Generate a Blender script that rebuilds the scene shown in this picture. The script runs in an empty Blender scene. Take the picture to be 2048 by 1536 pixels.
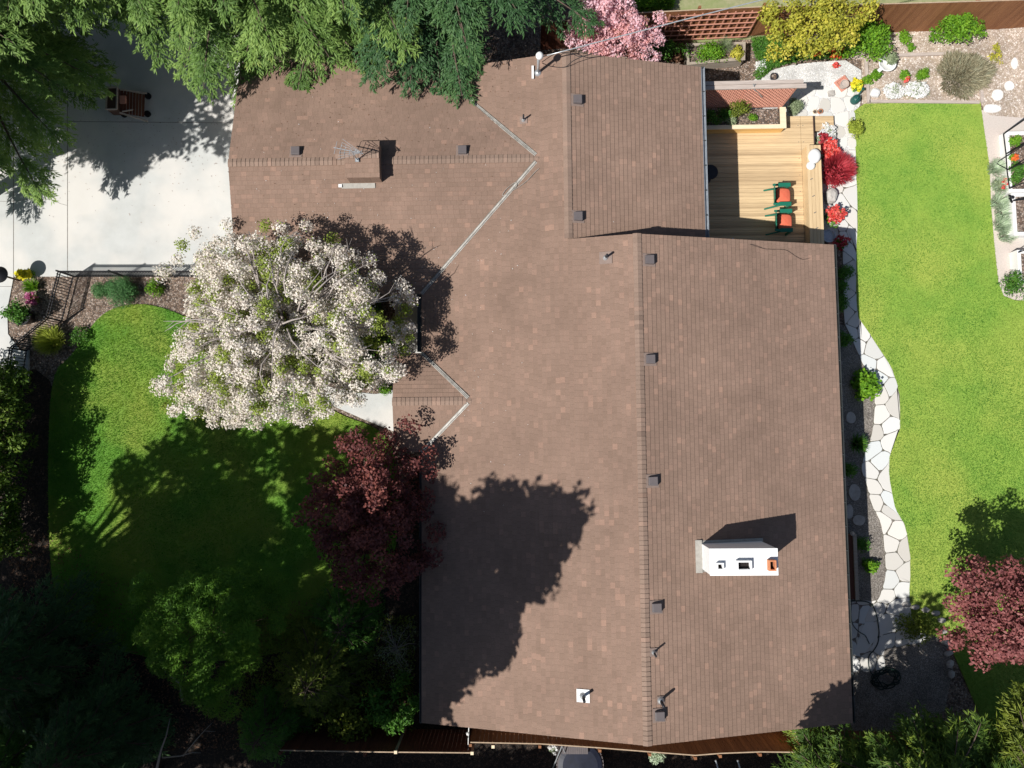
import bpy, math, random
import numpy as np
from mathutils import Matrix, Vector
rng = np.random.default_rng(7); random.seed(7)
S = bpy.context.scene; COL = S.collection
# ---------------------------------------------------------------- camera (nadir drone view, slight tilt)
H = 26.0; F = 1420.0
def _axes(nx=1050., ny=864., roll=0.0085):
    d = np.array([nx-1024, 768-ny, -F]); d /= np.linalg.norm(d)
    z = -d; x = np.array([math.cos(roll), math.sin(roll), 0.]); x -= x.dot(z)*z; x /= np.linalg.norm(x)
    return np.array([x, np.cross(z, x), z])
M3 = _axes()
cd = bpy.data.cameras.new('camera'); cam = bpy.data.objects.new('camera', cd); COL.objects.link(cam)
cd.sensor_width = 36; cd.lens = F/2048*36; cd.clip_start = .5; cd.clip_end = 1500
cam.matrix_world = Matrix.Translation((0, 0, H)) @ Matrix([list(r) for r in M3]).to_4x4()
S.camera = cam
def W(px, py, z=0.):                     # a survey point of the plan -> metres at height z
    r = M3 @ np.array([px-1024., 768.-py, -F]); t = (z-H)/r[2]
    return (float(r[0]*t), float(r[1]*t), z)
def PX(X, Y, Z):
    c = M3.T @ np.array([X, Y, Z-H]); return 1024-F*c[0]/c[2], 768+F*c[1]/c[2]
# ---------------------------------------------------------------- sky, sun, exposure
SD = np.array([.69, .46, -1.0])          # how far light travels per metre of drop
w = bpy.data.worlds.new('World'); S.world = w; w.use_nodes = True
nt = w.node_tree; sky = nt.nodes.new('ShaderNodeTexSky'); sky.sky_type = 'NISHITA'; sky.sun_disc = False
sky.sun_elevation = math.atan2(1, math.hypot(SD[0], SD[1])); sky.sun_rotation = math.atan2(-SD[0], -SD[1])
bg = nt.nodes['Background']; bg.inputs[1].default_value = .054
nt.links.new(sky.outputs[0], bg.inputs[0])
sl = bpy.data.lights.new('sun', 'SUN'); sl.energy = 4.6; sl.angle = math.radians(.5); sl.color = (1, .975, .935)
so = bpy.data.objects.new('sun', sl); COL.objects.link(so)
so.rotation_euler = Vector(SD).to_track_quat('-Z', 'Y').to_euler(); so.location = (-20, -14, 40)
S.view_settings.view_transform = 'Standard'; S.view_settings.look = 'None'
S.view_settings.exposure = .37; S.view_settings.gamma = 1
S.cycles.max_bounces = 5; S.cycles.diffuse_bounces = 3; S.cycles.transparent_max_bounces = 4
# ---------------------------------------------------------------- materials
def newmat(name, rough=.8):
    m = bpy.data.materials.new(name); m.use_nodes = True; n = m.node_tree.nodes
    b = n['Principled BSDF']; b.inputs['Roughness'].default_value = rough
    b.inputs['Specular IOR Level'].default_value = .3
    return m, n, m.node_tree.links, b
def C4(c): return (c[0], c[1], c[2], 1)
def mat(name, c1, c2=None, scale=4., rough=.8, bump=0., detail=5, metal=0., stretch=(1, 1, 1), c3=None, s3=.3):
    m, n, L, b = newmat(name, rough); b.inputs['Metallic'].default_value = metal
    if c2 is None:
        c2 = tuple(x*.8 for x in c1)
    tc = n.new('ShaderNodeTexCoord'); mp = n.new('ShaderNodeMapping'); mp.inputs['Scale'].default_value = stretch
    L.new(tc.outputs['Object'], mp.inputs[0])
    no = n.new('ShaderNodeTexNoise'); no.inputs['Scale'].default_value = scale; no.inputs['Detail'].default_value = detail
    no.inputs['Roughness'].default_value = .65
    L.new(mp.outputs[0], no.inputs['Vector'])
    r = n.new('ShaderNodeValToRGB'); r.color_ramp.elements[0].position = .33; r.color_ramp.elements[1].position = .67
    r.color_ramp.elements[0].color = C4(c2); r.color_ramp.elements[1].color = C4(c1)
    L.new(no.outputs[0], r.inputs[0]); out = r.outputs[0]
    if c3 is not None:
        n3 = n.new('ShaderNodeTexNoise'); n3.inputs['Scale'].default_value = s3; n3.inputs['Detail'].default_value = 3
        L.new(tc.outputs['Object'], n3.inputs['Vector'])
        r3 = n.new('ShaderNodeValToRGB'); r3.color_ramp.elements[0].position = .42; r3.color_ramp.elements[1].position = .62
        L.new(n3.outputs[0], r3.inputs[0])
        mx = n.new('ShaderNodeMix'); mx.data_type = 'RGBA'; L.new(r3.outputs[0], mx.inputs[0]); L.new(out, mx.inputs[6])
        mul = n.new('ShaderNodeMix'); mul.data_type = 'RGBA'; mul.inputs[0].default_value = .65; L.new(out, mul.inputs[6]); mul.inputs[7].default_value = C4(c3)
        L.new(mul.outputs[2], mx.inputs[7]); out = mx.outputs[2]
    L.new(out, b.inputs['Base Color'])
    if bump:
        bp = n.new('ShaderNodeBump'); bp.inputs['Strength'].default_value = bump; bp.inputs['Distance'].default_value = .02
        L.new(no.outputs[0], bp.inputs['Height']); L.new(bp.outputs[0], b.inputs['Normal'])
    return m
def pebble(name, cols, scale=30., rough=.9, bump=.8, edge=(.1, .09, .08)):     # voronoi chips
    m, n, L, b = newmat(name, rough)
    tc = n.new('ShaderNodeTexCoord'); v = n.new('ShaderNodeTexVoronoi'); v.inputs['Scale'].default_value = scale
    L.new(tc.outputs['Object'], v.inputs['Vector'])
    sp = n.new('ShaderNodeSeparateColor'); L.new(v.outputs['Color'], sp.inputs[0])
    r = n.new('ShaderNodeValToRGB'); r.color_ramp.interpolation = 'CONSTANT'
    while len(r.color_ramp.elements) < len(cols): r.color_ramp.elements.new(.5)
    for i, c in enumerate(cols):
        r.color_ramp.elements[i].position = i/len(cols); r.color_ramp.elements[i].color = C4(c)
    L.new(sp.outputs[0], r.inputs[0])
    v2 = n.new('ShaderNodeTexVoronoi'); v2.feature = 'DISTANCE_TO_EDGE'; v2.inputs['Scale'].default_value = scale
    L.new(tc.outputs['Object'], v2.inputs['Vector'])
    mr = n.new('ShaderNodeMapRange'); mr.inputs[1].default_value = .02; mr.inputs[2].default_value = .12; L.new(v2.outputs['Distance'], mr.inputs[0])
    mx = n.new('ShaderNodeMix'); mx.data_type = 'RGBA'; L.new(mr.outputs[0], mx.inputs[0]); mx.inputs[6].default_value = C4(edge); L.new(r.outputs[0], mx.inputs[7])
    no = n.new('ShaderNodeTexNoise'); no.inputs['Scale'].default_value = 1.1; L.new(tc.outputs['Object'], no.inputs['Vector'])
    mr2 = n.new('ShaderNodeMapRange'); mr2.inputs[1].default_value = .3; mr2.inputs[2].default_value = .7; mr2.inputs[3].default_value = .75; mr2.inputs[4].default_value = 1.15
    L.new(no.outputs[0], mr2.inputs[0])
    hs = n.new('ShaderNodeHueSaturation'); L.new(mr2.outputs[0], hs.inputs['Value']); L.new(mx.outputs[2], hs.inputs['Color'])
    L.new(hs.outputs[0], b.inputs['Base Color'])
    bp = n.new('ShaderNodeBump'); bp.inputs['Strength'].default_value = bump; bp.inputs['Distance'].default_value = .02
    L.new(mr.outputs[0], bp.inputs['Height']); L.new(bp.outputs[0], b.inputs['Normal'])
    return m
def tintmat(name, cols, pos=None, trans=.3, rough=.6, tcol=None):              # per-leaf colour from the 'tint' attribute
    m, n, L, b = newmat(name, rough)
    at = n.new('ShaderNodeAttribute'); at.attribute_name = 'tint'
    r = n.new('ShaderNodeValToRGB')
    while len(r.color_ramp.elements) < len(cols): r.color_ramp.elements.new(.5)
    for i, c in enumerate(cols):
        r.color_ramp.elements[i].position = (pos[i] if pos else i/max(1, len(cols)-1)); r.color_ramp.elements[i].color = C4(c)
    L.new(at.outputs['Fac'], r.inputs[0]); L.new(r.outputs[0], b.inputs['Base Color'])
    if trans > 0:
        t = n.new('ShaderNodeBsdfTranslucent'); L.new(r.outputs[0], t.inputs[0])
        mx = n.new('ShaderNodeMixShader'); mx.inputs[0].default_value = trans
        o = n['Material Output']; L.new(b.outputs[0], mx.inputs[1]); L.new(t.outputs[0], mx.inputs[2]); L.new(mx.outputs[0], o.inputs[0])
    return m
def shingle_mat(name='roof_shingle', grey=0.):
    m, n, L, b = newmat(name, .9)
    uv = n.new('ShaderNodeUVMap'); uv.uv_map = 'UVMap'
    sp = n.new('ShaderNodeSeparateXYZ'); L.new(uv.outputs[0], sp.inputs[0])
    def mth(op, a, bb=None):
        q = n.new('ShaderNodeMath'); q.operation = op
        for i, v in enumerate((a, bb)):
            if v is None: continue
            if isinstance(v, (int, float)): q.inputs[i].default_value = v
            else: L.new(v, q.inputs[i])
        return q.outputs[0]
    row = mth('FLOOR', sp.outputs[1]); 
    w1 = n.new('ShaderNodeTexWhiteNoise'); w1.noise_dimensions = '1D'; L.new(row, w1.inputs['W'])
    u = mth('ADD', mth('MULTIPLY', sp.outputs[0], 5.4), mth('MULTIPLY', w1.outputs['Value'], 7.3))
    cell = mth('FLOOR', u)
    cb = n.new('ShaderNodeCombineXYZ'); L.new(cell, cb.inputs[0]); L.new(row, cb.inputs[1])
    w2 = n.new('ShaderNodeTexWhiteNoise'); w2.noise_dimensions = '2D'; L.new(cb.outputs[0], w2.inputs['Vector'])
    r = n.new('ShaderNodeValToRGB'); cr = r.color_ramp
    cs = [(0, (.214, .142, .105)), (.3, (.226, .150, .112)), (.65, (.234, .155, .116)), (.9, (.244, .160, .120)), (.965, (.268, .172, .128)), (1., (.300, .188, .138))]
    while len(cr.elements) < len(cs): cr.elements.new(.5)
    for i, (p, c) in enumerate(cs):
        cr.elements[i].position = p; cr.elements[i].color = C4(tuple(x*(1-grey)+.23*grey*k for x, k in zip(c, (.98, .9, .78))))
    L.new(w2.outputs['Value'], r.inputs[0])
    tc = n.new('ShaderNodeTexCoord')
    n1 = n.new('ShaderNodeTexNoise'); n1.inputs['Scale'].default_value = .35; n1.inputs['Detail'].default_value = 4; L.new(tc.outputs['Object'], n1.inputs['Vector'])
    n2 = n.new('ShaderNodeTexNoise'); n2.inputs['Scale'].default_value = 55; n2.inputs['Detail'].default_value = 3; L.new(tc.outputs['Object'], n2.inputs['Vector'])
    mr = n.new('ShaderNodeMapRange'); mr.inputs[1].default_value = .3; mr.inputs[2].default_value = .7; mr.inputs[3].default_value = .9; mr.inputs[4].default_value = 1.1; L.new(n1.outputs[0], mr.inputs[0])
    mr2 = n.new('ShaderNodeMapRange'); mr2.inputs[1].default_value = .25; mr2.inputs[2].default_value = .75; mr2.inputs[3].default_value = .8; mr2.inputs[4].default_value = 1.2; L.new(n2.outputs[0], mr2.inputs[0])
    mpw = n.new('ShaderNodeMapping'); mpw.inputs['Scale'].default_value = (.5, .06, 1); L.new(uv.outputs[0], mpw.inputs[0])      # run-off streaks down the slope
    n3 = n.new('ShaderNodeTexNoise'); n3.inputs['Scale'].default_value = 3.2; n3.inputs['Detail'].default_value = 6; L.new(mpw.outputs[0], n3.inputs['Vector'])
    mr3 = n.new('ShaderNodeMapRange'); mr3.inputs[1].default_value = .3; mr3.inputs[2].default_value = .7; mr3.inputs[3].default_value = .93; mr3.inputs[4].default_value = 1.07; L.new(n3.outputs[0], mr3.inputs[0])
    vv = mth('MULTIPLY', mth('MULTIPLY', mr.outputs[0], mr2.outputs[0]), mr3.outputs[0])
    # granule band: tabs slightly darker near the butt edge seam between tabs
    fr = mth('FRACT', u); seam = mth('LESS_THAN', fr, .06)
    vv = mth('MULTIPLY', vv, mth('SUBTRACT', 1.0, mth('MULTIPLY', seam, .22)))
    hs = n.new('ShaderNodeHueSaturation'); L.new(vv, hs.inputs['Value']); L.new(r.outputs[0], hs.inputs['Color'])
    L.new(hs.outputs[0], b.inputs['Base Color'])
    return m
M = {}
M['shingle'] = shingle_mat(); M['ridge'] = shingle_mat('ridge_shingle', .12)
M['concrete'] = mat('pale_concrete', (.525, .53, .51), (.455, .46, .44), 1.3, .85, .1, 12, c3=(.66, .62, .57), s3=.5)
M['joint'] = mat('joint_dark', (.22, .2, .17), (.12, .11, .1), 9)
M['soil'] = pebble('bark_mulch', [(.30, .21, .155), (.20, .13, .09), (.42, .33, .27), (.13, .085, .06), (.34, .25, .19)], 16.)
M['dirt'] = pebble('dry_pale_dirt', [(.54, .44, .36), (.46, .37, .29), (.62, .53, .45), (.38, .30, .22), (.52, .43, .34), (.70, .62, .54)], 15., edge=(.36, .28, .22), bump=.5)
M['gravel'] = pebble('pea_gravel', [(.36, .32, .27), (.27, .235, .2), (.46, .42, .37), (.20, .175, .155), (.40, .35, .31)], 34., edge=(.16, .14, .12))
M['wgravel'] = pebble('white_gravel', [(.74, .73, .70), (.66, .65, .62), (.80, .79, .77), (.58, .57, .54), (.76, .73, .69)], 20., edge=(.50, .48, .46), bump=.4)
M['flag'] = tintmat('flagstone', [(.60, .565, .51), (.66, .65, .62), (.52, .49, .44), (.60, .62, .61), (.68, .64, .585)], trans=0, rough=.85)
M['pink'] = mat('pinkish_gravel', (.60, .52, .465), (.48, .41, .36), 22., .9, .4, 8, c3=(.5, .47, .42), s3=.7)
M['drygrass'] = mat('dry_grass', (.36, .32, .20), (.22, .24, .11), 5., .95, .5, 8, c3=(.18, .24, .07), s3=.5)
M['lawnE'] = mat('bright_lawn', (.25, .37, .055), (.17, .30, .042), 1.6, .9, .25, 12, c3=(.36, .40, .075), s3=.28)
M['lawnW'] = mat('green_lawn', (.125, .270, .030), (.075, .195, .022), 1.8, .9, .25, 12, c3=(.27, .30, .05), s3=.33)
M['wall'] = mat('house_wall', (.36, .27, .2), (.32, .24, .18), 3., .85, stretch=(1, 1, 8))
M['fascia'] = mat('brown_fascia', (.11, .06, .045), (.08, .045, .035), 5., .6)
M['gutter_dark'] = mat('dark_gutter', (.05, .055, .055), (.035, .04, .04), 3., .35)
M['gutter_white'] = mat('pale_gutter', (.31, .34, .37), (.22, .24, .27), 6., .35)
M['flash'] = mat('valley_metal', (.46, .44, .40), (.27, .25, .22), 6., .5, metal=.1)
M['lead'] = mat('lead_flashing', (.37, .35, .31), (.29, .27, .24), 8., .6)
M['vent'] = mat('vent_paint', (.135, .115, .115), (.115, .10, .10), 5., .45)
M['flange'] = mat('painted_flange', (.25, .185, .155), (.21, .155, .13), 9., .8)
M['galv'] = mat('galvanised', (.55, .57, .58), (.38, .4, .41), 12., .35, metal=.5)
M['darkpipe'] = mat('dark_pipe', (.03, .03, .035), (.02, .02, .022), 8., .5)
M['white'] = mat('white_paint', (.80, .79, .77), (.74, .73, .71), 3., .6, c3=(.72, .70, .66), s3=1.3)
M['chimney'] = mat('white_stucco', (.86, .855, .84), (.80, .79, .77), 8., .8, .2)
M['terracotta'] = mat('terracotta', (.62, .25, .12), (.5, .19, .09), 7., .8)
M['brickpink'] = mat('pink_clay', (.58, .27, .20), (.48, .21, .155), 7., .8)
M['soot'] = mat('soot', (.02, .015, .014), (.012, .01, .01), 5., .9)
M['glass'] = mat('window_glass', (.05, .07, .08), (.04, .05, .06), 2., .08)
M['iron'] = mat('black_iron', (.018, .018, .022), (.012, .012, .014), 12., .45)
M['brass'] = mat('dark_bronze', (.10, .05, .035), (.06, .03, .02), 9., .5)
M['green_paint'] = mat('green_plastic', (.015, .16, .10), (.012, .13, .08), 3., .45)
M['coral'] = mat('coral_fabric', (.72, .17, .09), (.64, .13, .07), 9., .9, .2)
M['teal'] = mat('dark_teal', (.02, .10, .085), (.015, .07, .06), 5., .4)
M['rubber'] = mat('green_black_hose', (.012, .03, .022), (.008, .015, .012), 9., .4)
M['black'] = mat('black_plastic', (.015, .015, .018), (.01, .01, .012), 5., .5)
M['tarp'] = mat('navy_cover', (.015, .018, .035), (.01, .012, .022), 5., .5)
M['trunk'] = mat('bark', (.14, .10, .075), (.07, .05, .038), 14., .9, .5, stretch=(1, 1, .2))
M['greybark'] = mat('pale_grey_bark', (.42, .37, .34), (.27, .23, .205), 18., .9, .3)
M['deadwood'] = mat('dead_grey_wood', (.30, .27, .25), (.2, .18, .17), 18., .9, .3)
M['oldwood'] = mat('weathered_wood', (.40, .34, .275), (.27, .225, .175), 3., .85, .3, 8, stretch=(1, 9, 9))
M['stone'] = mat('grey_stone', (.50, .47, .43), (.34, .31, .28), 5., .9, .6, 8)
M['whitestone'] = mat('white_stone', (.72, .71, .69), (.62, .6, .57), 5., .9, .5, 8)
def wood(name, c1, c2, axis=0, pitch=.14, jit=.35):     # boards: one tone per board, fine grain along them
    m, n, L, b = newmat(name, .7)
    tc = n.new('ShaderNodeTexCoord'); sp = n.new('ShaderNodeSeparateXYZ'); L.new(tc.outputs['Object'], sp.inputs[0])
    d = n.new('ShaderNodeMath'); d.operation = 'DIVIDE'; L.new(sp.outputs[axis], d.inputs[0]); d.inputs[1].default_value = pitch
    f = n.new('ShaderNodeMath'); f.operation = 'FLOOR'; L.new(d.outputs[0], f.inputs[0])
    wn = n.new('ShaderNodeTexWhiteNoise'); wn.noise_dimensions = '1D'; L.new(f.outputs[0], wn.inputs['W'])
    mp = n.new('ShaderNodeMapping'); s = [1.2, 1.2, 1.2]; s[axis] = 22; mp.inputs['Scale'].default_value = s
    L.new(tc.outputs['Object'], mp.inputs[0])
    no = n.new('ShaderNodeTexNoise'); no.inputs['Scale'].default_value = 1.6; no.inputs['Detail'].default_value = 7; L.new(mp.outputs[0], no.inputs['Vector'])
    a = n.new('ShaderNodeMix'); a.data_type = 'FLOAT'; a.inputs[0].default_value = jit; L.new(no.outputs[0], a.inputs[2]); L.new(wn.outputs['Value'], a.inputs[3])
    r = n.new('ShaderNodeValToRGB'); r.color_ramp.elements[0].position = .25; r.color_ramp.elements[1].position = .75
    r.color_ramp.elements[0].color = C4(c2); r.color_ramp.elements[1].color = C4(c1); L.new(a.outputs[0], r.inputs[0])
    L.new(r.outputs[0], b.inputs['Base Color']); return m
M['deck'] = wood('deck_board', (.68, .50, .29), (.44, .31, .175), 1, .142, .42)
M['deckv'] = wood('bench_board', (.72, .54, .32), (.54, .39, .22), 0, .11)
M['cedar'] = wood('honey_cedar', (.80, .52, .20), (.66, .38, .12), 2, .15)
M['cedarcap'] = mat('pale_cedar_cap', (.80, .67, .47), (.70, .57, .39), 3., .75, stretch=(1, 6, 6))
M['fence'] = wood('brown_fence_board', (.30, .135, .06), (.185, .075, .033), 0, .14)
M['fencedark'] = wood('dark_fence_board', (.16, .058, .032), (.10, .034, .02), 0, .14)  # fence brown darkened, so the shade is part of the colour
M['fencetop'] = mat('pale_end_grain', (.48, .36, .25), (.34, .25, .17), 9., .9)
M['lattice'] = mat('pink_lattice', (.56, .27, .19), (.48, .22, .155), 6., .8)
M['beamgrey'] = mat('weathered_beam', (.52, .44, .385), (.36, .30, .26), 2.2, .85, .3, 8, stretch=(1, 12, 12))
# foliage
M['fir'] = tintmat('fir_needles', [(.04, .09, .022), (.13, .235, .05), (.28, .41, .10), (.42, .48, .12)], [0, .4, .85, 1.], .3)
M['firdark'] = tintmat('dark_conifer', [(.022, .06, .024), (.055, .13, .042), (.12, .21, .06)], trans=.2)
M['pine'] = tintmat('blue_green_pine', [(.05, .14, .014), (.11, .25, .022), (.18, .33, .03)], trans=.3)
M['tippine'] = tintmat('yellow_tip_pine', [(.03, .075, .015), (.08, .15, .022), (.24, .33, .04), (.48, .52, .06)], [0, .5, .8, 1], .35)
M['maple'] = tintmat('purple_maple', [(.085, .030, .030), (.17, .052, .048), (.28, .09, .07), (.42, .16, .11)], [0, .5, .85, 1], .3)
M['redmaple'] = tintmat('red_maple', [(.17, .055, .055), (.29, .095, .09), (.40, .17, .15)], trans=.3)
M['blossom'] = tintmat('white_pink_blossom', [(.20, .27, .04), (.38, .45, .08), (.66, .56, .48), (.79, .72, .63), (.88, .83, .76)], [0, .17, .20, .6, 1], .3, .8)
M['pinkbl'] = tintmat('pink_blossom', [(.12, .18, .03), (.58, .24, .20), (.76, .40, .38), (.82, .50, .54), (.88, .72, .78)], [0, .1, .3, .65, 1], .35, .8)
M['yleaf'] = tintmat('yellow_green_leaf', [(.22, .24, .03), (.42, .42, .05), (.66, .58, .08), (.74, .62, .16)], [0, .45, .85, 1], .35)
M['gleaf'] = tintmat('bright_green_leaf', [(.06, .17, .012), (.15, .33, .02), (.27, .46, .03)], trans=.35)
M['mleaf'] = tintmat('mid_green_leaf', [(.035, .11, .015), (.08, .21, .025), (.14, .30, .035)], trans=.3)
M['olive'] = tintmat('olive_leaf', [(.07, .10, .012), (.16, .21, .025), (.27, .31, .035)], trans=.3)
M['juniper'] = tintmat('juniper', [(.04, .13, .04), (.085, .22, .065), (.13, .28, .09)], trans=.2)
M['sage'] = tintmat('grey_sage', [(.16, .22, .11), (.27, .33, .18), (.38, .43, .26)], trans=.25)
M['lavender'] = tintmat('dry_lavender', [(.19, .17, .10), (.33, .29, .18), (.44, .40, .27), (.25, .27, .18)], trans=.2)
M['iris'] = tintmat('pale_iris_leaf', [(.34, .46, .28), (.54, .64, .44), (.70, .77, .62)], trans=.3)
M['hedge'] = tintmat('hedge_leaf', [(.03, .07, .01), (.08, .15, .018), (.20, .28, .03)], trans=.3)
M['dryleaf'] = tintmat('brown_litter', [(.10, .05, .03), (.2, .1, .055), (.3, .17, .1)], trans=.2)
M['crimson'] = tintmat('crimson_leaf', [(.24, .018, .025), (.45, .03, .045), (.62, .10, .12)], trans=.35)
M['redfl'] = tintmat('red_petal', [(.62, .04, .03), (.78, .10, .08), (.85, .25, .22)], trans=.3)
M['orangefl'] = tintmat('orange_petal', [(.75, .12, .03), (.85, .22, .05)], trans=.3)
M['yellowfl'] = tintmat('yellow_petal', [(.72, .62, .02), (.85, .78, .05)], trans=.3)
M['whitefl'] = tintmat('white_petal', [(.72, .72, .68), (.82, .82, .79), (.86, .84, .86)], trans=.3)
M['magenta'] = tintmat('magenta_petal', [(.35, .05, .16), (.52, .12, .28), (.62, .25, .4)], trans=.3)
M['grass'] = tintmat('grass_blade', [(.12, .22, .03), (.2, .32, .045), (.33, .4, .07)], trans=.3)
# ---------------------------------------------------------------- mesh helpers
def tag(o, label=None, cat=None, group=None, kind=None):
    if label: o['label'] = label
    if cat: o['category'] = cat
    if group: o['group'] = group
    if kind: o['kind'] = kind
    return o
def thing(name, label, cat, loc=(0, 0, 0), group=None, rot=0.):
    o = bpy.data.objects.new(name, None); COL.objects.link(o); o.location = loc; o.rotation_euler = (0, 0, rot)
    o.empty_display_size = .2
    return tag(o, label, cat, group)
def finish(name, me, m, parent=None, local=False):
    o = bpy.data.objects.new(name, me); COL.objects.link(o); me.materials.append(M[m] if isinstance(m, str) else m)
    if parent is not None:
        o.parent = parent
        if not local:                      # mesh is in world coordinates: undo the parent's placement
            q = parent; mt = Matrix.Identity(4)
            while q is not None: mt = q.matrix_basis @ mt; q = q.parent
            me.transform(mt.inverted())
    return o
class MB:
    def __init__(s): s.v = []; s.f = []
    def add(s, vs, fs):
        b = len(s.v); s.v += [tuple(map(float, p)) for p in vs]; s.f += [tuple(b+i for i in f) for f in fs]; return s
    def box(s, c, d, rz=0., tilt=None):
        x, y, z = [k/2 for k in d]
        R = Matrix.Rotation(rz, 3, 'Z')
        if tilt: R = R @ Matrix.Rotation(tilt[1], 3, tilt[0])
        vs = [Vector(c) + R @ Vector((i*x, j*y, k*z)) for i in (-1, 1) for j in (-1, 1) for k in (-1, 1)]
        return s.add(vs, [(0, 1, 3, 2), (4, 6, 7, 5), (0, 4, 5, 1), (2, 3, 7, 6), (0, 2, 6, 4), (1, 5, 7, 3)])
    def beam(s, a, b, w=.05, h=.05):
        a = Vector(a); b = Vector(b); d = (b-a).normalized(); up = Vector((0, 0, 1))
        if abs(d.z) > .95: up = Vector((0, 1, 0))
        sx = d.cross(up).normalized()*w/2; uz = sx.normalized().cross(d).normalized()*h/2
        vs = [p+i*sx+j*uz for p in (a, b) for i, j in ((-1, -1), (1, -1), (1, 1), (-1, 1))]
        return s.add(vs, [(3, 2, 1, 0), (4, 5, 6, 7), (0, 1, 5, 4), (1, 2, 6, 5), (2, 3, 7, 6), (3, 0, 4, 7)])
    def tube(s, pts, rs, n=8, cap=True):
        pts = [Vector(p) for p in pts]
        if not hasattr(rs, '__len__'): rs = [rs]*len(pts)
        rings = []; px = None
        for i, p in enumerate(pts):
            d = (pts[min(i+1, len(pts)-1)]-pts[max(i-1, 0)]).normalized()
            if px is None: px = d.cross(Vector((0, 0, 1)) if abs(d.z) < .9 else Vector((0, 1, 0))).normalized()
            px = (px - d*px.dot(d)).normalized(); py = d.cross(px)
            rings.append([p+(px*math.cos(2*math.pi*k/n)+py*math.sin(2*math.pi*k/n))*rs[i] for k in range(n)])
        fs = [(i*n+k, i*n+(k+1) % n, (i+1)*n+(k+1) % n, (i+1)*n+k) for i in range(len(pts)-1) for k in range(n)]
        if cap: fs += [tuple(range(n))[::-1], tuple((len(pts)-1)*n+k for k in range(n))]
        return s.add([q for r in rings for q in r], fs)
    def lathe(s, c, prof, n=20, sx=1., sy=1.):          # prof: (radius, z) from bottom to top
        vs = [(c[0]+r*sx*math.cos(2*math.pi*k/n), c[1]+r*sy*math.sin(2*math.pi*k/n), c[2]+z) for r, z in prof for k in range(n)]
        fs = [(i*n+k, i*n+(k+1) % n, (i+1)*n+(k+1) % n, (i+1)*n+k) for i in range(len(prof)-1) for k in range(n)]
        return s.add(vs, fs+[tuple(range(n))[::-1], tuple((len(prof)-1)*n+k for k in range(n))])
    def prism(s, poly, z0, z1):
        n = len(poly); vs = [(p[0], p[1], z0) for p in poly]+[(p[0], p[1], z1) for p in poly]
        ar = sum(poly[i][0]*poly[(i+1) % n][1]-poly[(i+1) % n][0]*poly[i][1] for i in range(n))
        idx = list(range(n)) if ar > 0 else list(range(n))[::-1]
        return s.add(vs, [tuple(idx[::-1]), tuple(n+i for i in idx)]+[(idx[i], idx[(i+1) % n], n+idx[(i+1) % n], n+idx[i]) for i in range(n)])
    def build(s, name, m, parent=None, bevel=0., smooth=False, local=False):
        me = bpy.data.meshes.new(name); me.from_pydata(s.v, [], s.f); me.update()
        if smooth: me.polygons.foreach_set('use_smooth', [True]*len(me.polygons))
        o = finish(name, me, m, parent, local)
        if bevel:
            b = o.modifiers.new('bevel', 'BEVEL'); b.width = bevel; b.segments = 2; b.limit_method = 'ANGLE'
        return o
def quads(name, V, m, parent=None, tint=None, k=4):       # V: (N,k,3) array -> N separate faces
    N = V.shape[0]; me = bpy.data.meshes.new(name)
    me.vertices.add(N*k); me.vertices.foreach_set('co', V.reshape(-1).astype(np.float32))
    me.loops.add(N*k); me.loops.foreach_set('vertex_index', np.arange(N*k, dtype=np.int32))
    me.polygons.add(N); me.polygons.foreach_set('loop_start', np.arange(0, N*k, k, dtype=np.int32)); me.polygons.foreach_set('loop_total', np.full(N, k, dtype=np.int32))
    me.update()
    if tint is not None:
        a = me.attributes.new('tint', 'FLOAT', 'POINT'); a.data.foreach_set('value', np.repeat(np.clip(tint, 0, 1), k).astype(np.float32))
    return finish(name, me, m, parent)
def unit(a): return a/np.maximum(np.linalg.norm(a, axis=-1, keepdims=True), 1e-9)
def leafquads(P, D, N, L, Wd):                              # diamond leaves at P along D with face normal ~N
    D = unit(D); Sd = unit(np.cross(N, D)); L = np.asarray(L).reshape(-1, 1); Wd = np.asarray(Wd).reshape(-1, 1)
    mid = P+D*L*.45
    return np.stack([P, mid+Sd*Wd/2, P+D*L, mid-Sd*Wd/2], 1)
def rdir(n, zb=0.):
    a = rng.normal(size=(n, 3)); a[:, 2] += zb; return unit(a)
def blob_leaves(cs, rs, per, size, aspect=.6, flat=.75, shell=.55, up=.35, droop=0.):
    cs = np.asarray(cs); rs = np.asarray(rs); n = (per*(rs/rs.mean())**2).astype(int)+1
    idx = np.repeat(np.arange(len(cs)), n); u = rdir(len(idx), up); k = shell+(1-shell)*rng.random(len(idx))**.6
    off = u*(rs[idx]*k)[:, None]; off[:, 2] *= flat
    P = cs[idx]+off
    nr = unit(u+rng.normal(size=u.shape)*.55+np.array([0, 0, .35])); t = rng.normal(size=u.shape)+u*.6; t[:, 2] -= droop
    D = t-nr*(t*nr).sum(1, keepdims=True)
    L = size*(.7+.6*rng.random(len(idx)))
    return leafquads(P, D, nr, L, L*aspect), idx
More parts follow.
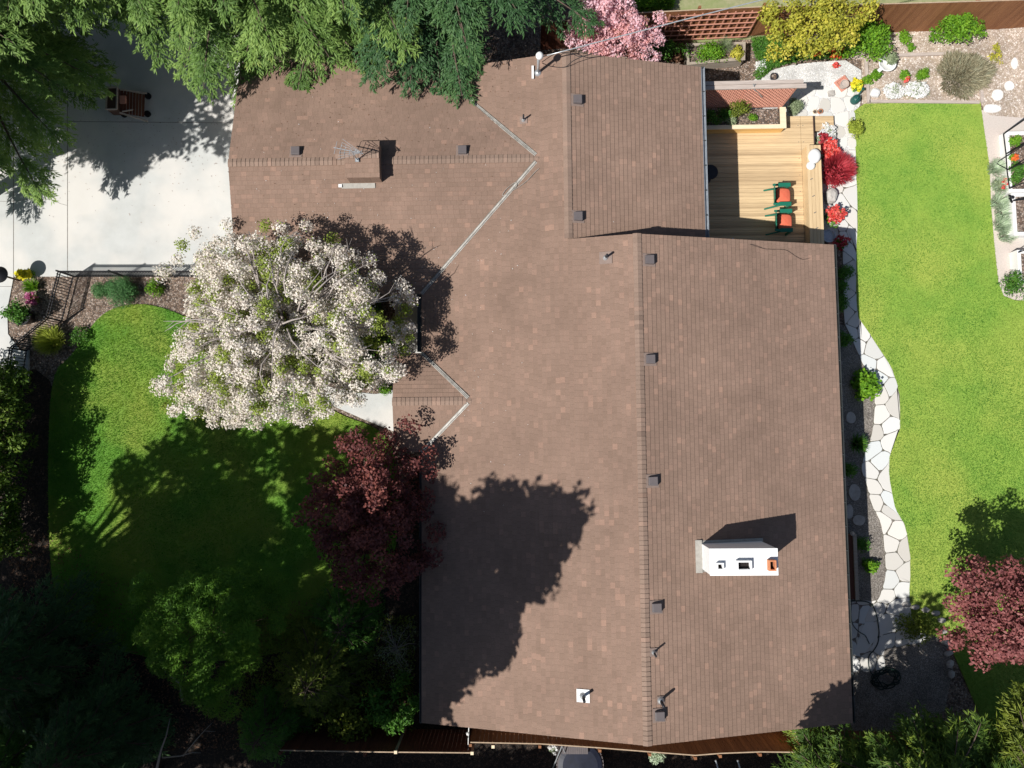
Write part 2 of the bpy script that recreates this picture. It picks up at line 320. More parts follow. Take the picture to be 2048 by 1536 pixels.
def subblobs(c, R, n, r, flat=.7, shell=.45, zb=.5, gap=0.):   # many small tufts over an ellipsoid crown with uneven outline
    u = rdir(n, zb); k = shell+(1-shell)*rng.random(n)**.5
    ph = rng.random(6)*6.28; ang = np.arctan2(u[:, 1], u[:, 0])
    wob = 1+.13*np.sin(3*ang+ph[0])+.09*np.sin(5*ang+ph[1])+.07*np.sin(8*ang+ph[2]+4*u[:, 2])
    p = u*(k*wob)[:, None]*np.array([R[0], R[1], R[2]])
    if gap > 0:
        g = np.sin(p[:, 0]*2.3+ph[3])+np.sin(p[:, 1]*2.1+ph[4])+np.sin(p[:, 2]*3+p[:, 0]+ph[5]); p = p[g > -3+gap*2]
    p = p+np.asarray(c)
    return p, r*(.65+.7*rng.random(len(p)))
def limbs(mb, base, cs, r0=.12, k=10, n=5, first=.35, top=None):   # trunk and tapering limbs out to tuft centres
    base = Vector(base); cs = np.asarray(cs); top = Vector(top if top is not None else cs.mean(0))
    fork = base.lerp(top, first)
    wob = Vector((random.uniform(-.1, .1), random.uniform(-.1, .1), 0))
    mb.tube([base, base.lerp(fork, .5)+wob, fork, fork.lerp(top, .6), top], [r0, r0*.85, r0*.75, r0*.4, r0*.1], 8)
    pick = cs[rng.permutation(len(cs))[:k]]
    for c in pick:
        c = Vector(c); t = random.uniform(0, .7); s = fork.lerp(top, t); m_ = s.lerp(c, .5)+Vector((random.uniform(-.15, .15), random.uniform(-.15, .15), .15*(c-s).length))
        r = r0*.42*(1-t*.5)
        mb.tube([s, s.lerp(m_, .5)+Vector((0, 0, .04)), m_, m_.lerp(c, .55), c], [r, r*.8, r*.6, r*.38, r*.15], n, cap=False)
def plant(name, label, cat, base, c, R, m, leaf=.08, per=26, n=40, r=.2, aspect=.6, bark='trunk', r0=.06, k=8, group=None, flat=.7, gap=0., zb=.5, crown='crown', stem='trunk', tintfn=None, first=.35, droop=0., shell=.45, up=.35):
    o = thing(name, label, cat, base, group)
    cs, rs = subblobs(c, R, n, r, shell=shell, zb=zb, gap=gap)
    V, idx = blob_leaves(cs, rs, per, leaf, aspect, flat, droop=droop, up=up)
    ct = rng.random(len(cs)); t = ct[idx]*.45+rng.random(len(idx))*.55
    if tintfn is not None: t = tintfn(t, V, ct[idx])
    quads(crown, V, m, o, t)
    mb = MB(); limbs(mb, base, cs, r0, k, first=first); mb.build(stem, bark, o, smooth=True)
    return o, cs
def clip(poly, nx, ny, d):      # keep nx*x+ny*y >= d
    out = []
    for i in range(len(poly)):
        a = poly[i]; b = poly[(i+1) % len(poly)]; fa = nx*a[0]+ny*a[1]-d; fb = nx*b[0]+ny*b[1]-d
        if fa >= 0: out.append(a)
        if (fa >= 0) != (fb >= 0):
            t = fa/(fa-fb); out.append((a[0]+(b[0]-a[0])*t, a[1]+(b[1]-a[1])*t))
    return out
def Wp(pts, z=0.): return [W(x, y, z)[:2] for x, y in pts]
def smooth_poly(pts, it=2):
    for _ in range(it):
        q = []
        for i in range(len(pts)):
            a = pts[i]; b = pts[(i+1) % len(pts)]
            q += [(a[0]*.75+b[0]*.25, a[1]*.75+b[1]*.25), (a[0]*.25+b[0]*.75, a[1]*.25+b[1]*.75)]
        pts = q
    return pts
def inpoly(X, Y, poly):
    r = np.zeros(len(X), bool)
    for i in range(len(poly)):
        x1, y1 = poly[i]; x2, y2 = poly[(i+1) % len(poly)]
        c = ((y1 > Y) != (y2 > Y)) & (X < (x2-x1)*(Y-y1)/(y2-y1+1e-12)+x1); r ^= c
    return r
# ================================================================ ground
def sheet(name, poly, z, m, sm=0, label=None):
    if sm: poly = smooth_poly(poly, sm)
    o = MB().prism(poly, -.3, z).build(name, m); o['kind'] = 'structure'; return o
o = MB().box((0, 0, -.53), (700, 700, 1.0)).build('ground', 'soil'); o['kind'] = 'structure'
sheet('verge', Wp([(1262, 88), (1400, 84), (1520, 77), (1780, 66), (2400, 40), (2400, -700), (1100, -700), (1150, 60)]), -.012, 'drygrass')
drive = Wp([(-900, -60), (486, -60), (486, 300), (600, 300), (600, 553), (27, 553), (24, 570), (14, 620), (16, 668), (38, 698), (58, 706), (56, 780), (-900, 780)])
sheet('driveway', drive, .0, 'concrete')
mb = MB()
def strip(mb, pts, w_, z0, z1):
    for a, b in zip(pts[:-1], pts[1:]):
        a = Vector(a[:2]); b = Vector(b[:2]); d = (b-a).normalized(); q = Vector((-d.y, d.x))*w_/2; e = d*w_*.3
        mb.prism([a-q-e, b-q+e, b+q+e, a+q-e], z0, z1)
for pts, w_ in (([(135, 130), (135, 553)], .022), ([(27, 130), (27, 553)], .022), ([(-300, 573), (24, 573)], .016), ([(140, 243), (480, 246)], .018),
                ([(-200, 401), (27, 403), (45, 400), (62, 398), (90, 398), (108, 400), (120, 407), (135, 411)], .012)):
    strip(mb, [W(*p) for p in pts], w_, -.01, .004)
o = mb.build('driveway_joint', 'joint'); o['kind'] = 'structure'
lw = Wp([(105, 745), (140, 715), (172, 672), (192, 640), (222, 618), (262, 608), (310, 610), (380, 636), (470, 685), (540, 735), (620, 796), (690, 834), (748, 852), (790, 890), (800, 1040), (780, 1160), (720, 1240), (600, 1300), (400, 1330), (220, 1300), (130, 1260), (100, 1150), (96, 900)])
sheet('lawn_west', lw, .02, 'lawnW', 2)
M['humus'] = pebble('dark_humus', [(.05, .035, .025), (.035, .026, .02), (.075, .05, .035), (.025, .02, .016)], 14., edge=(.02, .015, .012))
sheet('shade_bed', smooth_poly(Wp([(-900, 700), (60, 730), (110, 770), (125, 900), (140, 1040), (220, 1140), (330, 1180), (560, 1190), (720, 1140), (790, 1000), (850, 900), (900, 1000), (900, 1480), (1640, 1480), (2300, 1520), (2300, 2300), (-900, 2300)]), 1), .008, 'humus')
sheet('walkway', smooth_poly(Wp([(790, 540), (856, 540), (860, 870), (800, 868), (735, 842), (680, 818), (620, 792), (590, 776), (588, 764), (625, 766), (700, 783), (765, 790), (790, 772)]), 1), .006, 'concrete')
sheet('dirt_bed', Wp([(1724, 208), (1724, 118), (1560, 112), (1540, 70), (1800, 64), (2400, 40), (2400, 250), (1985, 238), (1960, 204)]), -.006, 'dirt')
sheet('garden_path', smooth_poly(Wp([(1955, 214), (1990, 236), (2400, 250), (2400, 602), (2080, 600), (2030, 601), (2006, 592), (1994, 568), (1986, 500), (1978, 420), (1976, 330), (1966, 280)]), 1), .0, 'pink')
sheet('patio', smooth_poly(Wp([(1490, 172), (1535, 142), (1600, 126), (1722, 119), (1724, 205), (1708, 228), (1712, 300), (1714, 480), (1640, 500), (1600, 230), (1490, 225)]), 1), .002, 'wgravel')
re_ = [(1711, 300), (1713, 380), (1715, 450), (1712, 500), (1712, 600), (1716, 635), (1730, 655), (1750, 685), (1768, 712), (1785, 740), (1793, 768), (1799, 790), (1800, 830), (1799, 860), (1790, 880), (1783, 893), (1778, 915), (1776, 940), (1780, 968), (1786, 1000), (1791, 1020), (1800, 1036), (1808, 1046), (1815, 1075), (1820, 1110), (1820, 1150), (1816, 1200), (1822, 1240), (1850, 1262), (1880, 1278)]
le_poly = Wp([(1708, 222), (1728, 208), (1960, 204), (1968, 262), (1978, 330), (1982, 420), (1988, 490), (1996, 565), (2007, 592), (2030, 601), (2120, 602), (2400, 602), (2500, 1500), (1990, 1500), (1900, 1290)] + re_[::-1])
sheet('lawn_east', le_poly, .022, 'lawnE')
sheet('gravel_strip', Wp([(1655, 640), (1700, 655), (1760, 760), (1750, 870), (1730, 950), (1770, 1040), (1775, 1170), (1840, 1240), (1895, 1290), (1905, 1340), (1890, 1420), (1800, 1480), (1660, 1500), (1655, 1100)]), .001, 'gravel')
# flagstones laid in a band; two stones across
def voronoi(seeds, box):
    out = []
    for i, (a, b) in enumerate(seeds):
        p = [(box[0], box[1]), (box[2], box[1]), (box[2], box[3]), (box[0], box[3])]
        for j, (c, d) in enumerate(seeds):
            if j == i or abs(c-a)+abs(d-b) > 4: continue
            nx, ny = a-c, b-d; p = clip(p, nx, ny, (nx*(a+c)+ny*(b+d))/2)
            if len(p) < 3: break
        if len(p) >= 3: out.append(p)
    return out
def shrink(p, g):
    n = len(p); ar = sum(p[i][0]*p[(i+1) % n][1]-p[(i+1) % n][0]*p[i][1] for i in range(n))
    q = list(p)
    for i in range(n):
        a = p[i]; b = p[(i+1) % n]; dx, dy = b[0]-a[0], b[1]-a[1]; l = math.hypot(dx, dy)
        if l < 1e-6: continue
        nx, ny = (-dy/l, dx/l) if ar > 0 else (dy/l, -dx/l)
        q = clip(q, nx, ny, nx*a[0]+ny*a[1]+g)
        if len(q) < 3: return None
    return q
def stones(name, cells, z, m='flag', th=.05):
    V = []; Fc = []; T = []
    for p in cells:
        if p is None: continue
        n = len(p); pj = smooth_poly(p, 1); n = len(pj); b = len(V); zz = z+random.uniform(-.006, .008); cx = sum(q[0] for q in pj)/n; cy = sum(q[1] for q in pj)/n
        tl = random.random()
        ar = sum(pj[i][0]*pj[(i+1) % n][1]-pj[(i+1) % n][0]*pj[i][1] for i in range(n))
        if ar < 0: pj = pj[::-1]
        V += [(q[0], q[1], zz-th) for q in pj]+[(q[0], q[1], zz-.008) for q in pj]+[(cx+(q[0]-cx)*.965, cy+(q[1]-cy)*.965, zz) for q in pj]
        Fc += [(b+i, b+(i+1) % n, b+n+(i+1) % n, b+n+i) for i in range(n)]+[(b+n+i, b+n+(i+1) % n, b+2*n+(i+1) % n, b+2*n+i) for i in range(n)]+[tuple(b+2*n+i for i in range(n))]
        T += [tl]*(3*n)
    me = bpy.data.meshes.new(name); me.from_pydata(V, [], Fc); me.update()
    a = me.attributes.new('tint', 'FLOAT', 'POINT'); a.data.foreach_set('value', T)
    o = finish(name, me, m); o['kind'] = 'structure'; return o
ledge = [(1640, 300), (1660, 380), (1674, 450), (1684, 500), (1686, 600), (1687, 645), (1700, 672), (1712, 700), (1722, 722), (1737, 748), (1748, 780), (1749, 800), (1747, 835), (1744, 862), (1738, 882), (1731, 900), (1723, 925), (1722, 945), (1732, 968), (1740, 1000), (1746, 1018), (1757, 1036), (1763, 1050), (1766, 1078), (1769, 1110), (1772, 1150), (1758, 1195), (1735, 1220), (1720, 1270), (1705, 1310)]
Le = [W(*p)[:2] for p in ledge]; Re = [W(*p)[:2] for p in re_]
mids = [((a[0]+b[0])/2, (a[1]+b[1])/2) for a, b in zip(Le, Re)]
acc = [0.]
for a, b in zip(mids[:-1], mids[1:]): acc.append(acc[-1]+math.hypot(a[0]-b[0], a[1]-b[1]))
def band(s, t):
    s = min(max(s, 0), acc[-1]-1e-6); i = max(k for k in range(len(acc)-1) if acc[k] <= s); f = (s-acc[i])/(acc[i+1]-acc[i])
    l = [Le[i][k]+(Le[i+1][k]-Le[i][k])*f for k in (0, 1)]; r = [Re[i][k]+(Re[i+1][k]-Re[i][k])*f for k in (0, 1)]
    return (l[0]+(r[0]-l[0])*t, l[1]+(r[1]-l[1])*t)
seeds = []; s = .2; k = 0
while s < acc[-1]:
    wide = math.dist(band(s, 0), band(s, 1)); nc = 2 if wide < 1.35 else 3 if wide < 1.9 else 4
    for c in range(nc): seeds.append((s+random.uniform(-.16, .16)+(.22 if c % 2 else -.1), wide*((c+.5)/nc)+random.uniform(-.12, .12)))
    s += random.uniform(.6, .78); k += 1
cells = []
for p in voronoi(seeds, (0, 0, acc[-1], 2.6)):
    q = shrink(p, .011)
    if q is None: continue
    q2 = []
    for i in range(len(q)):                     # subdivide edges so the stones follow the bend
        a = q[i]; b = q[(i+1) % len(q)]
        for f in (0, .5): q2.append((a[0]+(b[0]-a[0])*f, a[1]+(b[1]-a[1])*f))
    pts = []
    for a, b in q2:
        wd = math.dist(band(a, 0), band(a, 1)); pts.append(band(a, min(b/wd, 1.)+random.uniform(-.015, .015)))
    ar = abs(sum(pts[i][0]*pts[(i+1) % len(pts)][1]-pts[(i+1) % len(pts)][0]*pts[i][1] for i in range(len(pts))))/2
    if ar > .05: cells.append(pts)
stones('flagstone_path', cells, .03)
M['sand'] = pebble('joint_sand', [(.34, .31, .26), (.27, .24, .20), (.40, .37, .32), (.20, .20, .13)], 40.)
MB().prism(Le+Re[::-1], -.2, .017).build('path_bed', 'sand')['kind'] = 'structure'
# paving round the deck steps
x0, y0 = W(1585, 300)[:2]; x1, y1 = W(1708, 172)[:2]
seeds = [(x0+(i+.5)*.52+random.uniform(-.16, .16), y0+(j+.5)*.5+random.uniform(-.16, .16)) for i in range(int((x1-x0)/.52)+1) for j in range(int((y1-y0)/.5)+1)]
stones('patio_stones', [shrink(p, .014) for p in voronoi(seeds, (x0, y0, x1, y1))], .024)
x0, y0 = W(1688, 1345)[:2]; x1, y1 = W(1765, 1200)[:2]
seeds = [(x0+(i+.5)*.55+random.uniform(-.15, .15), y0+(j+.5)*.6+random.uniform(-.15, .15)) for i in range(3) for j in range(int((y1-y0)/.6)+1)]
stones('house_paving', [shrink(p, .014) for p in voronoi(seeds, (x0, y0, x1, y1))], .018)
# single slabs
for i, (px, py, sx, sy, lb) in enumerate([(1745, 187, .42, .34, None), (1983, 218, .62, .32, 'pale rectangular slab at the corner of the bright lawn'), (1994, 190, .42, .4, 'pale square stepping stone in the dirt bed'), (2018, 172, .34, .34, 'small pale stepping stone beyond the square one'), (2028, 127, .22, .4, 'narrow white stepping stone near the fence'),
        (1709, 985, .42, .62, 'grey slab on end-shaped path of gravel beside the eave shadow'), (1698, 1023, .3, .5, 'bluish slab in shade under the east eave'), (1717, 1040, .42, .36, 'brownish slab in the shaded gravel'), (1701, 835, .36, .4, 'dark slab in shade beside the spiky plant')]):
    if lb is None: continue
    X, Y, _ = W(px, py); n = 7
    p = [(X+sx/2*math.cos(a)*random.uniform(1.0, 1.3), Y+sy/2*math.sin(a)*random.uniform(1.0, 1.3)) for a in [2*math.pi*j/n+.4 for j in range(n)]]
    o = MB().prism(smooth_poly(p, 1), -.02, .045).build('stepping_stone', 'whitestone' if py < 500 else 'stone', bevel=.01); tag(o, lb if 'end-shaped' not in lb else 'grey slab lying in the gravel at the edge of the eave shadow', 'slab', 'stepping stones')
# ================================================================ house
house = thing('house', 'single storey house with brown shingle roof and white chimney', 'house', (3.4, -1.5, 0))
SL = .243; ZE = 3.0; XW, XR, XE = -3.35, 3.47, 10.11; ZR = ZE+SL*(XR-XW); XU, XUE = 1.42, 5.96; ZU = ZE+SL*(XU-XW)
YS, YM, YN = -9.12, 6.0, 12.05; GY, GX0, GX1 = 8.70, -9.44, .43; ZG = ZE+SL*(GX1-XW)
def shingles(name, pieces, org, down, z0, sl, m='shingle', expo=.139, vo=0, parent=None, t=.014):
    V = []; Fc = []; UV = []
    ax = (-down[1], down[0])
    for pc in pieces:
        ss = [(p[0]-org[0])*down[0]+(p[1]-org[1])*down[1] for p in pc]
        for k in range(int(math.floor(min(ss)/expo)), int(math.ceil(max(ss)/expo))):
            s0, s1 = k*expo, (k+1)*expo; d0 = org[0]*down[0]+org[1]*down[1]
            q = clip(pc, down[0], down[1], s0+d0)
            if len(q) < 3: continue
            q = clip(q, -down[0], -down[1], -(s1+d0))
            if len(q) < 3: continue
            b = len(V); uv = []
            for p in q:
                s = (p[0]-org[0])*down[0]+(p[1]-org[1])*down[1]; u = p[0]*ax[0]+p[1]*ax[1]; f = (s-s0)/expo
                V.append((p[0], p[1], z0-sl*s+.002+t*f)); uv.append((u, k+.5+vo))
            ar = sum(q[i][0]*q[(i+1) % len(q)][1]-q[(i+1) % len(q)][0]*q[i][1] for i in range(len(q)))
            f_ = list(range(b, b+len(q)))
            if ar < 0: f_ = f_[::-1]; uv = uv[::-1]
            Fc.append(tuple(f_)); UV += uv
            for i in range(len(q)):         # butt edge
                j = (i+1) % len(q); si = (q[i][0]-org[0])*down[0]+(q[i][1]-org[1])*down[1]; sj = (q[j][0]-org[0])*down[0]+(q[j][1]-org[1])*down[1]
                if abs(si-s1) < 1e-5 and abs(sj-s1) < 1e-5:
                    c = len(V); V += [(q[i][0], q[i][1], z0-sl*s1-.02), (q[j][0], q[j][1], z0-sl*s1-.02)]
                    Fc.append((b+j, b+i, c, c+1)); UV += [(q[j][0]*ax[0]+q[j][1]*ax[1], k+.5+vo), (q[i][0]*ax[0]+q[i][1]*ax[1], k+.5+vo)]*2
    me = bpy.data.meshes.new(name); me.from_pydata(V, [], Fc); me.update()
    l = me.uv_layers.new(name='UVMap')
    for i, q in enumerate(UV): l.data[i].uv = q
    return finish(name, me, m, parent or house)
def deckslab(mb, pc, zf, up=-.012, th=.17):
    n = len(pc); ar = sum(pc[i][0]*pc[(i+1) % n][1]-pc[(i+1) % n][0]*pc[i][1] for i in range(n))
    if ar < 0: pc = pc[::-1]
    vs = [(p[0], p[1], zf(p)+up-th) for p in pc]+[(p[0], p[1], zf(p)+up) for p in pc]
    mb.add(vs, [tuple(range(n))[::-1], tuple(n+i for i in range(n))]+[(i, (i+1) % n, n+(i+1) % n, n+i) for i in range(n)])
gl = GY-4.15; gu = GY+3.78
west = [[(XW, YS), (XR, YS), (XR, -.62), (XW, -.62)], [(XW, -.62), (XR, -.62), (XR, 1.0), (-1.73, 1.0)], [(-1.73, 1.0), (XR, 1.0), (XR, 2.6), (XW, 2.6)], [(XW, 2.6), (XR, 2.6), (XR, gl), (XW, gl)],
        [(XW, gl), (XR, gl), (XR, YM), (XW+(YM-gl)*(GX1-XW)/(GY-gl), YM)], [(XW+(YM-gl)*(GX1-XW)/(GY-gl), YM), (XU, YM), (XU, GY), (GX1, GY)], [(GX1, GY), (XU, GY), (XU, YN), (GX1-(YN-GY), YN)]]
eastl = [[(XR, YS), (XE, YS), (XE, YM), (XR, YM)]]; eastu = [[(XU, YM-.28), (XUE, YM-.28), (XUE, YN), (XU, YN)]]
gsl = (ZG-ZE)/(GY-gl)
garS = [[(GX0, gl), (XW, gl), (GX1, GY), (GX0, GY)]]; garN = [[(GX0, GY), (GX1, GY), (GX1-3.78, gu), (GX0, gu)]]
PX0 = -4.23; porS = [[(PX0, -.62), (XW, -.62), (-1.73, 1.0), (PX0, 1.0)]]; porN = [[(PX0, 1.0), (-1.73, 1.0), (XW, 2.6), (PX0, 2.6)]]
ZP = ZE+SL*(XW*-1-1.73)
shingles('roof_slope', west, (XR, 0), (-1, 0), ZR, SL)
shingles('roof_slope', eastl, (XR, 0), (1, 0), ZR, SL, vo=200)
shingles('roof_slope', eastu, (XU, 0), (1, 0), ZU, SL, vo=400)
shingles('roof_slope', garS, (0, GY), (0, -1), ZG, gsl, vo=600)
shingles('roof_slope', garN, (0, GY), (0, 1), ZG, gsl, vo=800)
shingles('roof_slope', porS, (0, 1.0), (0, -1), ZP, SL, vo=1000)
shingles('roof_slope', porN, (0, 1.0), (0, 1), ZP, SL, vo=1100)
zw = lambda p: ZE+SL*(p[0]-XW)
mb = MB()
for p in west: deckslab(mb, p, zw)
for p in eastl: deckslab(mb, p, lambda p: ZR-SL*(p[0]-XR))
for p in eastu: deckslab(mb, p, lambda p: ZU-SL*(p[0]-XU))
for p in garS+garN: deckslab(mb, p, lambda p: ZG-gsl*abs(p[1]-GY))
for p in porS+porN: deckslab(mb, p, lambda p: ZP-SL*abs(p[1]-1.0), th=.12)
mb.build('fascia', 'fascia', house)
def caps(name, a, b, z, n1, s1, s2, half=.13, step=.14, vo=0):
    # a->b along the ridge; n1: unit normal to the ridge in plan; s1/s2 slopes either side
    V = []; Fc = []; UV = []; a = Vector(a); b = Vector(b); L_ = (b-a).length; d = (b-a)/L_; n1 = Vector(n1)
    k = 0
    while k*step < L_:
        p = a+d*(k*step); q = a+d*min((k+1)*step+.01, L_); base = len(V)
        hz = .02
        for pt, up in ((p, hz), (q, hz+.017)):
            l = pt+n1*half; r = pt-n1*half
            V += [(l.x, l.y, z-s1*half+up), (pt.x, pt.y, z+up+.004), (r.x, r.y, z-s2*half+up), (l.x, l.y, z-s1*half-.01), (r.x, r.y, z-s2*half-.01), (pt.x, pt.y, z)]
        Fc += [(base+1, base, base+6, base+7), (base+2, base+1, base+7, base+8), (base, base+3, base+9, base+6), (base+4, base+2, base+8, base+10), (base+7, base+6, base+9, base+11), (base+8, base+7, base+11, base+10)]
        UV += [(k*.3, vo+k)]*24; k += 1
    me = bpy.data.meshes.new(name); me.from_pydata(V, [], Fc); me.update(); l = me.uv_layers.new(name='UVMap')
    for i, q in enumerate(UV): l.data[i].uv = q
    return finish(name, me, 'ridge', house)
caps('ridge_cap', (XR, YS-.01), (XR, YM+.01), ZR, (1, 0), SL, SL)
caps('ridge_cap', (XU, YM+.02), (XU, YN+.01), ZU, (1, 0), SL, SL, vo=300)
caps('ridge_cap', (GX0-.01, GY), (GX1+.12, GY), ZG, (0, 1), gsl, gsl, vo=500)
caps('ridge_cap', (PX0-.01, 1.0), (-1.6, 1.0), ZP, (0, 1), SL, SL, vo=700)
# valleys: open metal with raised centre rib
def valley(a, b):
    mb = MB(); a = Vector(a); b = Vector(b); d = (b-a).normalized(); s_ = d.cross(Vector((0, 0, 1))).normalized()*.055
    u = Vector((0, 0, .024))
    mb.add([a-s_+u, a+s_+u, b+s_+u, b-s_+u, a-s_, a+s_, b+s_, b-s_], [(3, 2, 1, 0), (0, 1, 5, 4), (1, 2, 6, 5), (2, 3, 7, 6), (3, 0, 4, 7)])
    mb.beam(a+u*1.3, b+u*1.3, .022, .02); o = mb.build('valley_flashing', 'flash', house)
    MB().beam(a+u*1.25+s_*.45, b+u*1.25+s_*.45, .014, .008).beam(a+u*1.25-s_*1.02, b+u*1.25-s_*1.02, .012, .016).build('seam', 'joint', o)
valley((XW, gl, ZE+.02), (GX1, GY-.12, ZG)); valley((GX1-3.4, GY+3.4, ZE+.11), (GX1, GY+.1, ZG))
valley((XW, -.62, ZE+.02), (-1.8, .93, ZP)); valley((XW, 2.6, ZE+.02), (-1.8, 1.1, ZP))
# gutters: open U troughs
def gutter(p, q, m, w_=.12, out=(1, 0)):
    p = Vector(p); q = Vector(q); n_ = Vector((out[0], out[1], 0)); mb = MB()
    c = n_*(w_/2+.01); mb.beam(p+c+Vector((0, 0, -.11)), q+c+Vector((0, 0, -.11)), w_, .012)
    for k_, h in ((.006, .12), (w_, .12)):
        cc = n_*(k_+.005); mb.beam(p+cc+Vector((0, 0, -.055)), q+cc+Vector((0, 0, -.055)), .012 if k_ < .05 else .018, h)
    o = mb.build('gutter', m, house)
    n = max(2, int((q-p).length/.75))
    for i in range(n+1):
        t = p.lerp(q, i/n); MB().beam(t+n_*.01, t+n_*w_, .03, .012).build('gutter_hanger', 'gutter_dark', o)
gutter((XW, gl-.02, ZE), (XW, 2.65, ZE), 'gutter_dark', .13, (-1, 0)); gutter((XW, -.66, ZE), (XW, YS, ZE), 'gutter_dark', .05, (-1, 0))
gutter((XUE, YM+.2, ZU-SL*(XUE-XU)), (XUE, YN, ZU-SL*(XUE-XU)), 'gutter_white', .11)
gutter((XE, YS, ZR-SL*(XE-XR)), (XE, YM, ZR-SL*(XE-XR)), 'gutter_dark', .07)
# walls
def gable_wall(mb, prof, a, b, axis):
    n = len(prof)
    vs = [((p[0], a, p[1]) if axis == 'y' else (a, p[0], p[1])) for p in prof]+[((p[0], b, p[1]) if axis == 'y' else (b, p[0], p[1])) for p in prof]
    mb.add(vs, [tuple(range(n)), tuple(n+i for i in range(n))[::-1]]+[(i, n+i, n+(i+1) % n, (i+1) % n) for i in range(n)])
mb = MB(); k = .2
gable_wall(mb, [(XW+.6, 0), (XE-.6, 0), (XE-.6, ZE+SL*.6-k), (XR, ZR-k), (XW+.6, ZE+SL*.6-k)], YS+.45, YM-.3, 'y')
gable_wall(mb, [(XW+1.6, 0), (XUE-.6, 0), (XUE-.6, ZE+SL*.6-k), (XU, ZU-k), (XW+1.6, ZE+SL*1.6-k)], YM-.29, YN-.4, 'y')
gable_wall(mb, [(gl+.5, 0), (gu-.5, 0), (gu-.5, ZE+SL*.5-k), (GY, ZG-k), (gl+.5, ZE+SL*.5-k)], GX0+.45, XW+1.59, 'x')
mb.build('wall', 'wall', house)
MB().box((PX0+.2, -.4, 1.42), (.14, .14, 2.84)).build('porch_post', 'fascia', house); MB().box((PX0+.2, 2.4, 1.42), (.14, .14, 2.84)).build('porch_post', 'fascia', house)
def opening(kind, c, d, door=False):     # framed window or door standing 3 cm proud of the wall; d = size in x, y, z
    ax = 0 if d[0] < d[1] else 1; mb = MB(); X, Y, Z = c; wd = d[1] if ax == 0 else d[0]; hh = d[2]; f = .07
    for dz in (-hh/2, hh/2): mb.box((X, Y, Z+dz), (.07, wd+f*2, f) if ax == 0 else (wd+f*2, .07, f))
    for dw in (-wd/2-f/2, 0, wd/2+f/2) if not door else (-wd/2-f/2, wd/2+f/2):
        mb.box((X, Y+dw, Z) if ax == 0 else (X+dw, Y, Z), (.066, f, hh-f) if ax == 0 else (f, .066, hh-f))
    o = mb.build(kind, 'white', house); s = (.03, wd-.002, hh-f) if ax == 0 else (wd-.002, .03, hh-f)
    MB().box(c, s).build('panel' if door else 'pane', 'white' if door else 'glass', o); return o
for yy in (-7.2, -4.6, -2.2): opening('window', (XW+.6, yy, 1.6), (.05, 1.4, 1.1))
opening('door', (XW+.6, 1.0, 1.05), (.05, .95, 2.05), True); opening('window', (XW+.6, 3.3, 1.6), (.05, 1.2, 1.1))
opening('garage_door', (GX0+.45, GY, 1.1), (.05, 4.8, 2.15), True)
for yy in (-7.4, -4.4, -.6, 2.2): opening('window', (XE-.6, yy, 1.6), (.05, 1.5, 1.2))
opening('patio_door', (XUE-.6, 8.2, 1.35), (.05, 1.9, 1.9)); opening('window', (5, YS+.45, 1.6), (1.4, .05, 1.1)); opening('window', (1, YS+.45, 1.6), (1.4, .05, 1.1))
def roofz(x, y):
    z = ZE+SL*(x-XW) if x < (XU if y > YM else XR) else (ZU-SL*(x-XU) if y > YM else ZR-SL*(x-XR))
    if x < GX1 and y > gl and abs(y-GY) < 4.2: z = max(ZG-gsl*abs(y-GY), z if x > XW else 0)
    return z
def onroof(px, py, h=0.):
    z = 3.6
    for _ in range(6): X, Y, _z = W(px, py, z+h); z = roofz(X, Y)
    return X, Y, z
# chimney
zt = 5.2
cx0, cy1 = W(1419, 1097, zt)[:2]; cx1, cy0 = W(1557.5, 1151, zt)[:2]
mb = MB().box(((cx0+cx1)/2, (cy0+cy1)/2, (zt-.06+3.0)/2), (cx1-cx0-.02, cy1-cy0-.02, zt-.06-3.0))
mb.box(((cx0+cx1)/2, (cy0+cy1)/2, zt-.032), (cx1-cx0, cy1-cy0, .065)); ch = mb.build('chimney', 'chimney', house, bevel=.012)
fb = MB()
for s_ in (-1, 1): 
    yy = (cy0+cy1)/2+s_*((cy1-cy0)/2+.03); fb.add([(cx0-.05, yy-.05, roofz(cx0, yy)+.05), (cx1+.05, yy-.05, roofz(cx1, yy)+.05), (cx1+.05, yy+.05, roofz(cx1, yy)+.03), (cx0-.05, yy+.05, roofz(cx0, yy)+.03)], [(0, 1, 2, 3)])
xx = cx0-.09; fb.box((xx, (cy0+cy1)/2, roofz(xx, cy0)+.03), (.2, cy1-cy0+.2, .03), tilt=('Y', -.0)); fb.build('chimney_flashing', 'lead', ch)
for px, py, sx, sy, hh, m, ow in ((1441, 1133.5, .2, .2, .13, 'chimney', .035), (1489, 1132, .43, .29, .15, 'chimney', .045), (1545.5, 1131.5, .21, .30, .17, 'terracotta', .04)):
    X, Y, _ = W(px, py, zt+hh); mb = MB()
    for dx in (-1, 1): mb.box((X+dx*(sx/2-ow/2), Y, zt+hh/2), (ow, sy, hh))
    for dy in (-1, 1): mb.box((X, Y+dy*(sy/2-ow/2), zt+hh/2-.001), (sx-2*ow, ow, hh-.002))
    fl = mb.build('flue', m, ch); MB().box((X, Y, zt+.004), (sx-2*ow-.004, sy-2*ow-.004, .006)).build('flue_opening', 'soot', fl)  # flat black plate closes each flue opening
